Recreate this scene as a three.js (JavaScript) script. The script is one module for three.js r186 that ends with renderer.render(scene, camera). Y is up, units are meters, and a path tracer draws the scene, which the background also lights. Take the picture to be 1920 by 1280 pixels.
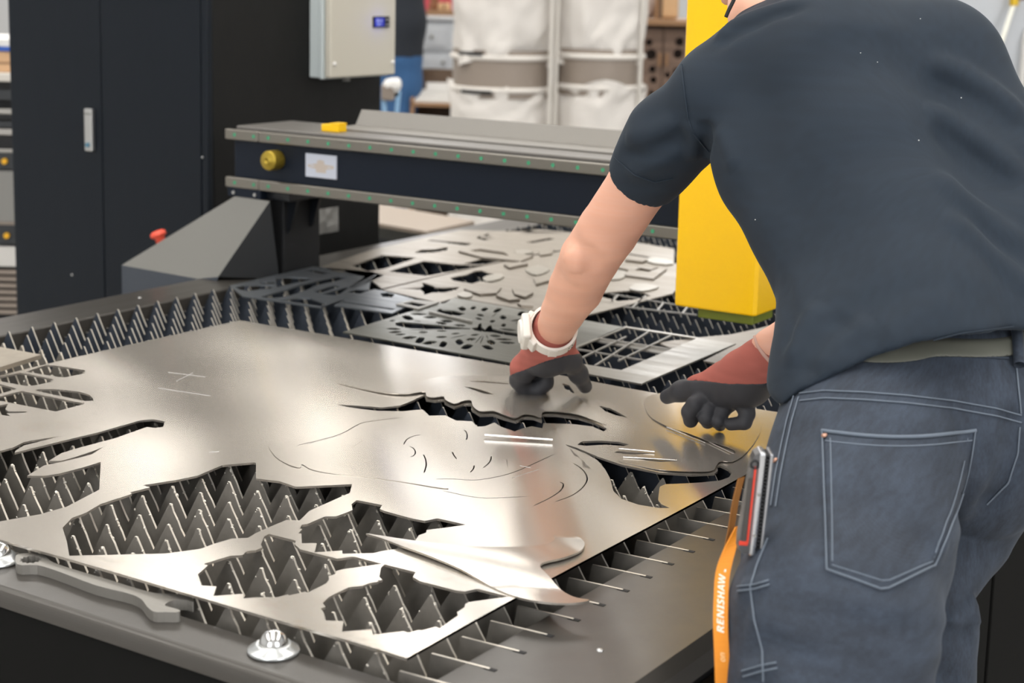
import * as THREE from 'three';
import { RectAreaLightUniformsLib } from 'three/addons/lights/RectAreaLightUniformsLib.js';
import { RoundedBoxGeometry } from 'three/addons/geometries/RoundedBoxGeometry.js';
import { mergeGeometries, mergeVertices, toCreasedNormals } from 'three/addons/utils/BufferGeometryUtils.js';
import { TessellateModifier } from 'three/addons/modifiers/TessellateModifier.js';

// ---------------------------------------------------------------- camera, light, exposure
RectAreaLightUniformsLib.init();
const scene = new THREE.Scene();
const FPX = 3121.8, CX = 960, CY = 502.2;                       // lens in pixels of the 1920 x 1280 frame
const CAMY = 1.48, YAW = 0.57485, PITCH = -0.17435, ROLL = 0.02401;
const camera = new THREE.PerspectiveCamera(2 * Math.atan(640 / FPX) * 180 / Math.PI, 1.5, 0.05, 100);
camera.position.set(0, CAMY, 0);
camera.rotation.order = 'YXZ';
camera.rotation.set(PITCH, YAW, ROLL);
camera.setViewOffset(1920, 1280, 0, 640 - CY, 1920, 1280);
camera.focus = 2.25;
camera.userData.fStop = 5.6;
camera.updateMatrixWorld();
scene.background = new THREE.Color(0.75, 0.78, 0.82);

const renderer = new THREE.WebGLRenderer();
renderer.toneMapping = THREE.LinearToneMapping;
renderer.toneMappingExposure = 0.74;
renderer.shadowMap.enabled = true;

// hall: turned against the machine, long roof lights (frosted glass strips) run along it. Local frame: origin O, -z' points along azimuth PSI.
const HALL = { ox: -1.6, oz: -1.8, psi: 0.715, x0: -11, x1: 11, z0: -25, z1: 7.5, h: 9.5 };
const ROOF_GLOW = 4.0, STREAK_GLOW = 8.5;
// roof lights as [x0, x1, z0, z1] in the hall frame: long strips over the machines, an added, unseen row of panes down the hall that streaks the sheet
const ROOF = [[-7.6, -5.4, -8, 6], [-1.8, 0.4, -8, 6], [4.6, 6.8, -8, 6],
  [-4.2, -2.6, -18, -13], [-0.75, 0.25, -18, -13], [1.9, 2.9, -18, -13], [3.9, 4.9, -18, -13], [6.3, 7.8, -18, -13]];
const roofGlow = r => r[2] < -10 ? STREAK_GLOW : ROOF_GLOW;
const WALL_GLOW = 3.0, WALL_W = 2.2, WALL_Y0 = 2.6, WALL_Y1 = 8.4, ADDED_WALLWIN = [-7.4, -2.6, 1.8, 6.2];   // unseen tall windows added in the end wall to brighten the sheet reflection
const FRONT_GLOW = 3.8, FRONT_Y0 = 1.4, FRONT_Y1 = 5.6, FILLWIN = [-4.4, 4.2], FRONT_W = 4.0;   // unseen windows added behind the camera as front fill light
const hallPoint = (x, y, z) => new THREE.Vector3(x, y, z).applyAxisAngle(new THREE.Vector3(0, 1, 0), HALL.psi).add(new THREE.Vector3(HALL.ox, 0, HALL.oz));
for (const r of ROOF) {
  const l = new THREE.RectAreaLight(0xfffbf5, roofGlow(r), r[1] - r[0], r[3] - r[2]);
  l.position.copy(hallPoint((r[0] + r[1]) / 2, HALL.h - 0.06, (r[2] + r[3]) / 2)); l.rotation.set(-Math.PI / 2, 0, 0, 'XYZ');
  l.quaternion.premultiply(new THREE.Quaternion().setFromAxisAngle(new THREE.Vector3(0, 1, 0), HALL.psi)); l.castShadow = true;
  scene.add(l);
}
for (const x of ADDED_WALLWIN) {
  const l = new THREE.RectAreaLight(0xfbfcff, WALL_GLOW, WALL_W, WALL_Y1 - WALL_Y0);
  l.position.copy(hallPoint(x, (WALL_Y0 + WALL_Y1) / 2, HALL.z0 + 0.08)); l.rotation.y = HALL.psi + Math.PI; l.castShadow = true; scene.add(l);
}

for (const x of FILLWIN) {
  const l = new THREE.RectAreaLight(0xfbfcff, FRONT_GLOW, FRONT_W, FRONT_Y1 - FRONT_Y0);
  l.position.copy(hallPoint(x, (FRONT_Y0 + FRONT_Y1) / 2, HALL.z1 - 0.08)); l.rotation.y = HALL.psi; l.castShadow = true; scene.add(l);
}

// ---------------------------------------------------------------- helpers
const V3 = (x, y, z) => new THREE.Vector3(x, y, z);
function mulberry(a) { return () => { a |= 0; a = a + 0x6D2B79F5 | 0; let t = Math.imul(a ^ a >>> 15, 1 | a); t = t + Math.imul(t ^ t >>> 7, 61 | t) ^ t; return ((t ^ t >>> 14) >>> 0) / 4294967296; }; }
const rnd = mulberry(77);
const CAMPOS = V3(0, CAMY, 0), CAMQ = camera.quaternion.clone(), CAMQI = CAMQ.clone().invert();
const ray = (px, py) => V3((px - CX) / FPX, -(py - CY) / FPX, -1).applyQuaternion(CAMQ);   // scaled so that its length along the view axis is 1
const onY = (px, py, y) => { const d = ray(px, py); return d.multiplyScalar((y - CAMY) / d.y).add(CAMPOS); };
const onX = (px, py, x) => { const d = ray(px, py); return d.multiplyScalar(x / d.x).add(CAMPOS); };
const onZ = (px, py, z) => { const d = ray(px, py); return d.multiplyScalar(z / d.z).add(CAMPOS); };
const atD = (px, py, depth) => ray(px, py).multiplyScalar(depth).add(CAMPOS);

const taken = {};
function numbered(n) { if (!(n in taken)) { taken[n] = 0; return n; } taken[n]++; return n + '_' + String(taken[n]).padStart(3, '0'); }
function thing(name, label, category, group, kind) {
  const o = new THREE.Group(); o.name = numbered(name); o.userData = { label, category };
  if (group) o.userData.group = group;
  if (kind) o.userData.kind = kind;
  scene.add(o); return o;
}
function part(name, geo, mat, parent, label) {
  const m = new THREE.Mesh(geo, mat); m.name = name; if (label) m.userData.label = label;
  m.castShadow = m.receiveShadow = true; parent.add(m); return m;
}
function single(name, geo, mat, label, category, group, kind) {
  const m = part(numbered(name), geo, mat, scene, label); m.userData.category = category;
  if (group) m.userData.group = group;
  if (kind) m.userData.kind = kind;
  return m;
}
function structure(name, geo, mat, label) {
  const m = part(name, geo, mat, scene, label); m.userData.kind = 'structure'; m.userData.category = name.split('_')[0]; return m;
}
const box = (w, h, d, x = 0, y = 0, z = 0, r = 0) => (r ? new RoundedBoxGeometry(w, h, d, 2, r) : new THREE.BoxGeometry(w, h, d)).translate(x, y, z);
const boxMM = (x0, x1, y0, y1, z0, z1, r = 0) => box(x1 - x0, y1 - y0, z1 - z0, (x0 + x1) / 2, (y0 + y1) / 2, (z0 + z1) / 2, r);
const cyl = (r0, r1, h, n = 24) => new THREE.CylinderGeometry(r0, r1, h, n);
function tube(pts, r, seg = 0, n = 8, closed = false) {
  return new THREE.TubeGeometry(new THREE.CatmullRomCurve3(pts, closed, 'centripetal'), seg || pts.length * 6, r, n, closed);
}
function strip(geos) { // same attributes everywhere so that pieces merge
  return mergeGeometries(geos.map(g => { const h = g.index ? g.toNonIndexed() : g; for (const k of Object.keys(h.attributes)) if (!['position', 'normal', 'uv'].includes(k)) h.deleteAttribute(k); if (!h.attributes.uv) h.setAttribute('uv', new THREE.BufferAttribute(new Float32Array(h.attributes.position.count * 2), 2)); return h; }));
}
// smooth closed outline through the given points
function smooth(pts, n = 4) {
  const c = new THREE.CatmullRomCurve3(pts.map(p => V3(p[0], p[1], 0)), true, 'centripetal');
  return c.getPoints(pts.length * n).slice(0, -1).map(p => [p.x, p.y]);
}
const toPlane = (pts, y) => pts.map(([x, yy]) => { const p = onY(x, yy, y); return new THREE.Vector2(p.x, -p.z); });
// horizontal plate whose outline and holes are given as THREE.Vector2 (x, -z)
function plateXZ(outline, holes, yTop, thick) {
  const cw = THREE.ShapeUtils.isClockWise(outline) ? outline.slice().reverse() : outline;
  const s = new THREE.Shape(cw);
  for (const h of holes) s.holes.push(new THREE.Path(h));
  const g = new THREE.ExtrudeGeometry(s, { depth: thick, bevelEnabled: false, curveSegments: 6 });
  g.rotateX(-Math.PI / 2); g.translate(0, yTop - thick, 0);
  return g;
}
const platePx = (outline, holes, yTop, thick) => plateXZ(toPlane(outline, yTop), holes.map(h => toPlane(h, yTop)), yTop, thick);
// splits large triangles and lifts the plate by h(x, z); normals follow the slope
function warp(g, h, maxEdge = 0.05, iterations = 7) {
  let t = g.index ? g.toNonIndexed() : g;
  t = new TessellateModifier(maxEdge, iterations).modify(t);
  const p = t.attributes.position, n = t.attributes.normal, e = 0.004;
  for (let i = 0; i < p.count; i++) {
    const x = p.getX(i), z = p.getZ(i);
    p.setY(i, p.getY(i) + h(x, z));
    const sx = (h(x + e, z) - h(x - e, z)) / (2 * e), sz = (h(x, z + e) - h(x, z - e)) / (2 * e), s = n.getY(i);
    if (Math.abs(s) > 0.5) { const v = V3(-sx * Math.sign(s), s, -sz * Math.sign(s)).normalize(); n.setXYZ(i, v.x, v.y, v.z); }
  }
  return t;
}
function setUV(g, f) { const p = g.attributes.position, u = new Float32Array(p.count * 2); for (let i = 0; i < p.count; i++) { const r = f(p.getX(i), p.getY(i), p.getZ(i)); u[2 * i] = r[0]; u[2 * i + 1] = r[1]; } g.setAttribute('uv', new THREE.BufferAttribute(u, 2)); return g; }

// value noise
function hash(ix, iy, s) { let h = Math.imul(ix, 374761393) + Math.imul(iy, 668265263) + Math.imul(s, 1442695041) | 0; h = Math.imul(h ^ h >>> 13, 1274126177); return ((h ^ h >>> 16) >>> 0) / 4294967296; }
function vnoise(x, y, s = 0, px = 0, py = 0) {
  const ix = Math.floor(x), iy = Math.floor(y), fx = x - ix, fy = y - iy, a = fx * fx * (3 - 2 * fx), b = fy * fy * (3 - 2 * fy);
  const w = (i, p) => p ? ((i % p) + p) % p : i;
  const h = (i, j) => hash(w(i, px), w(j, py), s);
  return (h(ix, iy) * (1 - a) + h(ix + 1, iy) * a) * (1 - b) + (h(ix, iy + 1) * (1 - a) + h(ix + 1, iy + 1) * a) * b;
}
function fbm(x, y, s, oct = 4) { let v = 0, a = 0.5, t = 0; for (let i = 0; i < oct; i++) { v += a * vnoise(x, y, s + i * 17); t += a; x *= 2.03; y *= 2.03; a *= 0.5; } return v / t; }
function dataTex(w, h, f, srgb = true) {
  const d = new Uint8Array(w * h * 4);
  for (let j = 0; j < h; j++) for (let i = 0; i < w; i++) { const c = f(i / w, j / h); const o = (j * w + i) * 4; for (let k = 0; k < 3; k++) d[o + k] = Math.max(0, Math.min(255, Math.round((c.length ? c[k] : c) * 255))); d[o + 3] = 255; }
  const t = new THREE.DataTexture(d, w, h); t.wrapS = t.wrapT = THREE.RepeatWrapping; t.magFilter = THREE.LinearFilter; t.minFilter = THREE.LinearMipmapLinearFilter; t.generateMipmaps = true;
  if (srgb) t.colorSpace = THREE.SRGBColorSpace; t.needsUpdate = true; return t;
}
// ---------------------------------------------------------------- materials
const std = (color, roughness = 0.6, metalness = 0, extra = {}) => new THREE.MeshStandardMaterial({ color, roughness, metalness, ...extra });
// tiling texture with soft tone variation round white, uv in metres times scale
function grain(w, scaleX, scaleY, seed, lo, hi, per = 16) { return dataTex(w, w, (u, v) => { const a = vnoise(u * per * scaleX, v * per * scaleY, seed, per * scaleX, per * scaleY), b = vnoise(u * per * 4 * scaleX, v * per * 4 * scaleY, seed + 3, per * 4 * scaleX, per * 4 * scaleY), c = hash(Math.floor(u * w), Math.floor(v * w), seed + 9); const t = 0.5 * a + 0.3 * b + 0.2 * c; const g = lo + (hi - lo) * t; return [g, g, g]; }); }
const speckTex = grain(256, 1, 1, 5, 0.82, 1.0);
const roughTex = grain(256, 1, 1, 31, 0.75, 1.0); roughTex.colorSpace = THREE.NoColorSpace;
const brushTex = grain(512, 1, 8, 12, 0.6, 1.0, 8); brushTex.colorSpace = THREE.NoColorSpace;
const M = {
  blackPaint: std('#181b20', 0.42, 0, { roughnessMap: roughTex }),
  bluePaint: new THREE.MeshPhysicalMaterial({ color: '#10171f', roughness: 0.5, roughnessMap: roughTex, specularIntensity: 0.45 }),
  sidePaint: new THREE.MeshPhysicalMaterial({ color: '#171716', roughness: 0.6, specularIntensity: 0.45, roughnessMap: roughTex }), panelPaint: new THREE.MeshPhysicalMaterial({ color: '#141413', roughness: 0.95, specularIntensity: 0.25 }),
  railPaint: std('#474440', 0.4, 0.25, { roughnessMap: roughTex }),
  greyPaint: std('#7e7d78', 0.55, 0, { map: speckTex }),
  beamPaint: new THREE.MeshPhysicalMaterial({ color: '#131b27', roughness: 0.5, specularIntensity: 0.45 }),
  railSteel: std('#8b877f', 0.3, 0.85),
  trayGrey: std('#85827d', 0.45, 0.4), topGrey: std('#6f6c68', 0.45, 0.3),
  capSteel: std('#a3a09a', 0.42, 0.6),
  slatSide: std('#8c877f', 0.55, 0.15, { map: speckTex }),
  slatClean: std('#444b56', 0.5, 0.35, { map: speckTex }),
  slatEdge: std('#e6dfd2', 0.42, 0.4),
  slag: std('#e2dcd0', 0.45, 0.4),
  darkSteel: std('#3b3d3f', 0.5, 0.6),
  chrome: std('#d9d9d8', 0.18, 1),
  zinc: std('#c4c5c4', 0.33, 0.9),
  cream: std('#cdc8ba', 0.5), paleBlue: std('#c9d2d2', 0.5),
  yellow: std('#ffca08', 0.25), olive: std('#6f7a22', 0.6), brass: std('#b39a3c', 0.38, 0.75),
  green: std('#3f9e74', 0.5), red: std('#e5563f', 0.4), orange: std('#e8792a', 0.5),
  white: std('#e9e7e3', 0.6), offWhite: std('#d8d5d0', 0.7), label: std('#c2c7d2', 0.45),
  rubber: std('#17181a', 0.7), grey: std('#8b8a86', 0.6), taupe: std('#93877c', 0.55, 0.1),
  wood: std('#b08a68', 0.6), darkWood: std('#75604f', 0.6), kraft: std('#d9b48a', 0.8),
};
// ---------------------------------------------------------------- hall
{
  const H = HALL, t = 0.25, turn = m => { m.position.set(H.ox, 0, H.oz); m.rotation.y = H.psi; return m; };
  const concrete = dataTex(512, 512, (u, v) => { const n = vnoise(u * 6, v * 6, 3, 6, 6) * 0.5 + vnoise(u * 24, v * 24, 4, 24, 24) * 0.3 + vnoise(u * 120, v * 120, 6, 120, 120) * 0.2; const g = 0.58 + 0.16 * n; return [g, g * 0.985, g * 0.96]; });
  turn(structure('floor', setUV(boxMM(H.x0 - t, H.x1 + t, -0.2, 0, H.z0 - t, H.z1 + t).toNonIndexed(), (x, y, z) => [x / 2, z / 2]), std('#ffffff', 0.55, 0, { map: concrete }), 'smooth grey concrete workshop floor'));
  const wm = std('#c9cacb', 0.85), cm = std('#bdbbb7', 0.9);
  // ceiling slab with an opening for each roof light
  { const V2 = (x, y) => new THREE.Vector2(x, y), s = new THREE.Shape([V2(H.x0 - t, -H.z1 - t), V2(H.x1 + t, -H.z1 - t), V2(H.x1 + t, -H.z0 + t), V2(H.x0 - t, -H.z0 + t)]); for (const r of ROOF) s.holes.push(new THREE.Path([V2(r[0], -r[3]), V2(r[0], -r[2]), V2(r[1], -r[2]), V2(r[1], -r[3])])); turn(structure('ceiling', new THREE.ExtrudeGeometry(s, { depth: t, bevelEnabled: false }).rotateX(-Math.PI / 2).translate(0, H.h, 0), cm, 'pale hall ceiling with roof light openings')); }
  turn(structure('wall_right', boxMM(H.x1, H.x1 + t, 0, H.h, H.z0 - t, H.z1 + t), wm, 'pale grey hall wall'));
  turn(structure('wall_left', boxMM(H.x0 - t, H.x0, 0, H.h, H.z0 - t, H.z1 + t), wm, 'pale grey hall wall'));
  { const mk = (a, b, c, d) => boxMM(a, b, c, d, H.z1, H.z1 + t), out = [mk(H.x0, H.x1, 0, FRONT_Y0), mk(H.x0, H.x1, FRONT_Y1, H.h)]; let a = H.x0; for (const x of FILLWIN) { out.push(mk(a, x - FRONT_W / 2, FRONT_Y0, FRONT_Y1)); a = x + FRONT_W / 2; } out.push(mk(a, H.x1, FRONT_Y0, FRONT_Y1)); turn(structure('wall_front', strip(out), wm, 'pale grey hall wall with added wide windows')); }
  { const mk = (a, b, c, d) => boxMM(a, b, c, d, H.z0 - t, H.z0), out = [mk(H.x0, H.x1, 0, WALL_Y0), mk(H.x0, H.x1, WALL_Y1, H.h)]; let a = H.x0; for (const x of ADDED_WALLWIN) { out.push(mk(a, x - WALL_W / 2, WALL_Y0, WALL_Y1)); a = x + WALL_W / 2; } out.push(mk(a, H.x1, WALL_Y0, WALL_Y1)); turn(structure('wall_back', strip(out), wm, 'pale grey hall end wall with added tall windows')); }
  const frameM = std('#8b8e92', 0.5, 0.2);
  const wpane = std('#ffffff', 0.6, 0, { emissive: 0xfbfcff, emissiveIntensity: WALL_GLOW });
  ADDED_WALLWIN.forEach((x, k) => {
    const o = thing('window_' + (ROOF.length + k + 1), 'added unseen tall window in the hall end wall that brightens the sheet reflection', 'window', 'added end wall windows', 'structure'); turn(o);
    part('pane', boxMM(x - WALL_W / 2, x + WALL_W / 2, WALL_Y0, WALL_Y1, H.z0 - 0.05, H.z0 - 0.02), wpane, o);
    for (let i = 0; i <= 3; i++) part('glazing_bar', box(WALL_W, 0.06, 0.06, x, WALL_Y0 + (WALL_Y1 - WALL_Y0) * i / 3, H.z0), frameM, o);
  });
  const fpane = std('#ffffff', 0.6, 0, { emissive: 0xfbfcff, emissiveIntensity: FRONT_GLOW });
  FILLWIN.forEach((x, k) => {
    const o = thing('window_' + (ROOF.length + ADDED_WALLWIN.length + k + 1), 'added unseen wide window behind the camera for front light', 'window', 'added front fill windows', 'structure'); turn(o);
    part('pane', boxMM(x - FRONT_W / 2, x + FRONT_W / 2, FRONT_Y0, FRONT_Y1, H.z1 + 0.02, H.z1 + 0.05), fpane, o);
    for (let i = 0; i <= 3; i++) part('glazing_bar', box(FRONT_W, 0.06, 0.06, x, FRONT_Y0 + (FRONT_Y1 - FRONT_Y0) * i / 3, H.z1), frameM, o);
  });
  ROOF.forEach((r, k) => {
    const far = r[2] < -10, o = thing('window_' + (k + 1), far ? 'added unseen roof pane far down the hall that streaks the steel sheet' : 'long frosted roof light in the hall ceiling', 'window', far ? 'added far roof panes' : 'long roof lights', 'structure'); turn(o);
    const L = r[3] - r[2], xc = (r[0] + r[1]) / 2, w = r[1] - r[0], n = far ? 2 : 8;
    part('pane', box(w, 0.03, L, xc, H.h + 0.02, (r[2] + r[3]) / 2), std('#ffffff', 0.6, 0, { emissive: 0xfffbf5, emissiveIntensity: roofGlow(r) }), o);
    for (let i = 0; i <= n; i++) part('glazing_bar', box(w, 0.05, 0.05, xc, H.h - 0.02, r[2] + L * i / n), frameM, o);
  });
}

// ---------------------------------------------------------------- cutting table
const SHEET_Y = 0.80, SHEET_T = 0.003, RAIL_Y = 0.778, TIP_Y = SHEET_Y - SHEET_T - 0.0045;
const BED = { x0: -2.503, x1: -0.915, z0: -4.35, z1: -1.262 };
const table = thing('cutting_table', 'long dark laser cutting bed with rows of pointed steel support slats', 'machine bed');
{
  const rl = boxMM(-2.636, BED.x0, RAIL_Y - 0.05, RAIL_Y, BED.z0 - 0.12, -1.205, 0.004);
  part('side_rail', rl, M.railPaint, table);
  const rightRail = new THREE.Shape([[BED.x1, 0], [-0.75, 0], [-0.738, -0.012], [-0.738, -0.035], [BED.x1, -0.035]].map(p => new THREE.Vector2(p[0], p[1])));
  const g = new THREE.ExtrudeGeometry(rightRail, { depth: 4.47 - 1.205, bevelEnabled: false }); g.translate(0, RAIL_Y, -4.47);
  part('side_rail', g, M.railPaint, table);
  // front rail with a rolled outer lip
  const pr = new THREE.Shape(); pr.moveTo(-1.262, 0); pr.lineTo(-1.214, 0); pr.lineTo(-1.212, 0.0015); pr.lineTo(-1.206, 0.0015); pr.quadraticCurveTo(-1.195, 0, -1.193, -0.014); pr.lineTo(-1.193, -0.018); pr.lineTo(-1.262, -0.018); pr.closePath();
  const fg = new THREE.ExtrudeGeometry(pr, { depth: 2.636 - 0.738, bevelEnabled: false, curveSegments: 8 }); fg.rotateY(-Math.PI / 2); fg.translate(-0.738, RAIL_Y, 0);
  part('front_rail', fg, M.railPaint, table);
  part('end_rail', boxMM(BED.x0, BED.x1, RAIL_Y - 0.05, RAIL_Y, BED.z0 - 0.12, BED.z0, 0.004), M.railPaint, table);
  part('front_panel', boxMM(-2.62, -0.745, 0.02, RAIL_Y - 0.0185, -1.215, -1.1965), M.panelPaint, table);
  part('side_panel', boxMM(-2.63, -2.61, 0.02, RAIL_Y - 0.05, -4.46, -1.215), M.blackPaint, table);
  // machine side towards the worker: black channel, guide strip, panels with dark gaps
  part('side_channel', strip([boxMM(-0.80, -0.775, 0.60, RAIL_Y - 0.035, -4.46, -1.215), boxMM(-0.80, -0.74, 0.62, 0.64, -4.46, -1.215)]), M.rubber, table);
  part('guide_strip', boxMM(-0.775, -0.745, 0.664, 0.70, -4.4, -1.22, 0.003), std('#6f6250', 0.35, 0.5), table);
  for (const [a, b] of [[-1.9, -1.215], [-2.62, -1.915], [-3.5, -2.635], [-4.46, -3.515]]) part('side_panel', boxMM(-0.765, -0.745, 0.06, 0.615, a, b, 0.003), M.panelPaint, table);
  part('side_frame', boxMM(-0.80, -0.77, 0.02, 0.62, -4.46, -1.22), M.rubber, table);
  part('bed_tray', boxMM(-2.6, -0.80, 0.45, 0.47, -4.4, -1.22), M.darkSteel, table);
  for (const [px, py] of [[1125, 1219], [262, 558]]) { const p = onY(px, py, RAIL_Y); part('rail_bolt', new THREE.SphereGeometry(0.0042, 12, 8).scale(1, 0.5, 1).translate(p.x, RAIL_Y, p.z), M.zinc, table); }
}
// slats: one zigzag strip every 55.5 mm, teeth every 51 mm
{
  const PITCH_X = 0.051, TH = 0.003, HT = 0.043, X0 = -2.47, N = 30;
  const mats = [M.slatSide, M.slatEdge];
  function slatGeo(seed, rough) {
    const r = mulberry(seed), pts = [[BED.x0 - 0.02, -0.12], [BED.x1 + 0.028, -0.12], [BED.x1 + 0.028, RAIL_Y - TIP_Y + 0.001], [BED.x1 - 0.045, RAIL_Y - TIP_Y - 0.001]];
    const tips = [];
    for (let k = N - 1; k >= 0; k--) {
      const x = X0 + k * PITCH_X, worn = rough ? r() * 0.006 : 0;
      if (x > BED.x1 - 0.05) continue;
      if (rough) { // burnt edge: a few uneven points down the flank
        pts.push([x + PITCH_X / 2, -HT + (r() - 0.5) * 0.002]);
        for (let i = 1; i < 4; i++) { const f = i / 4; pts.push([x + PITCH_X / 2 * (1 - f) + (r() - 0.5) * 0.0018, -HT * (1 - f) - worn * f + (r() - 0.5) * 0.0012]); }
        pts.push([x + 0.0016, -worn], [x - 0.0016, -worn]);
      } else { pts.push([x + PITCH_X / 2, -HT], [x + 0.0012, 0], [x - 0.0012, 0]); }
      tips.push([x, -worn]);
    }
    pts.push([X0 - PITCH_X / 2, -HT], [BED.x0 - 0.02, -HT]);
    const s = new THREE.Shape(pts.map(p => new THREE.Vector2(p[0], p[1])));
    const g = new THREE.ExtrudeGeometry(s, { depth: TH, bevelEnabled: false }); g.scale(1, 1, rough ? 1 : 0.7); g.translate(0, TIP_Y, -TH / 2);
    return [g, tips];
  }
  const clean = [slatGeo(1, false)], burnt = [2, 3, 4, 5, 6].map(s => slatGeo(s, true));
  const blob = new THREE.IcosahedronGeometry(1, 0);
  const slagGeo = burnt.map(([g, tips], v) => {
    const r = mulberry(40 + v), out = [];
    for (const [x, y] of tips) for (let i = 0; i < 7; i++) {
      const f = r() * r() * 0.9, sx = r() < 0.75 ? 1 : -1, s = 0.0006 + r() * 0.0009;
      out.push(blob.clone().scale(s * (0.7 + r()), s * (1 + r() * 1.2), s * (0.9 + r() * 0.9)).rotateZ(r() * 3).translate(x + sx * f * PITCH_X / 2, TIP_Y + y - f * (HT + y) - 0.0005 * r(), (r() - 0.5) * 0.003));
    }
    return strip(out);
  });
  for (let k = 0; ; k++) {
    const z = -1.2895 - 0.0555 * k; if (z < BED.z0 + 0.02) break;
    const rough = z > -2.02, v = k % burnt.length;
    const s = part('slat', rough ? burnt[v][0] : clean[0][0], rough ? mats : [M.slatClean, M.slatEdge], table); s.position.z = z;
    if (rough) { const q = part('slag_crust', slagGeo[v], M.slag, s); q.userData.kind = 'stuff'; }
  }
  // slots cut into the rail where the slats drop in
  for (let k = 0; k < 24; k++) { const z = -1.2895 - 0.0555 * k; part('slat_slot', boxMM(BED.x1 + 0.022, BED.x1 + 0.036, RAIL_Y - 0.002, RAIL_Y + 0.0006, z - 0.003, z + 0.003), M.rubber, table); }
}

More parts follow.
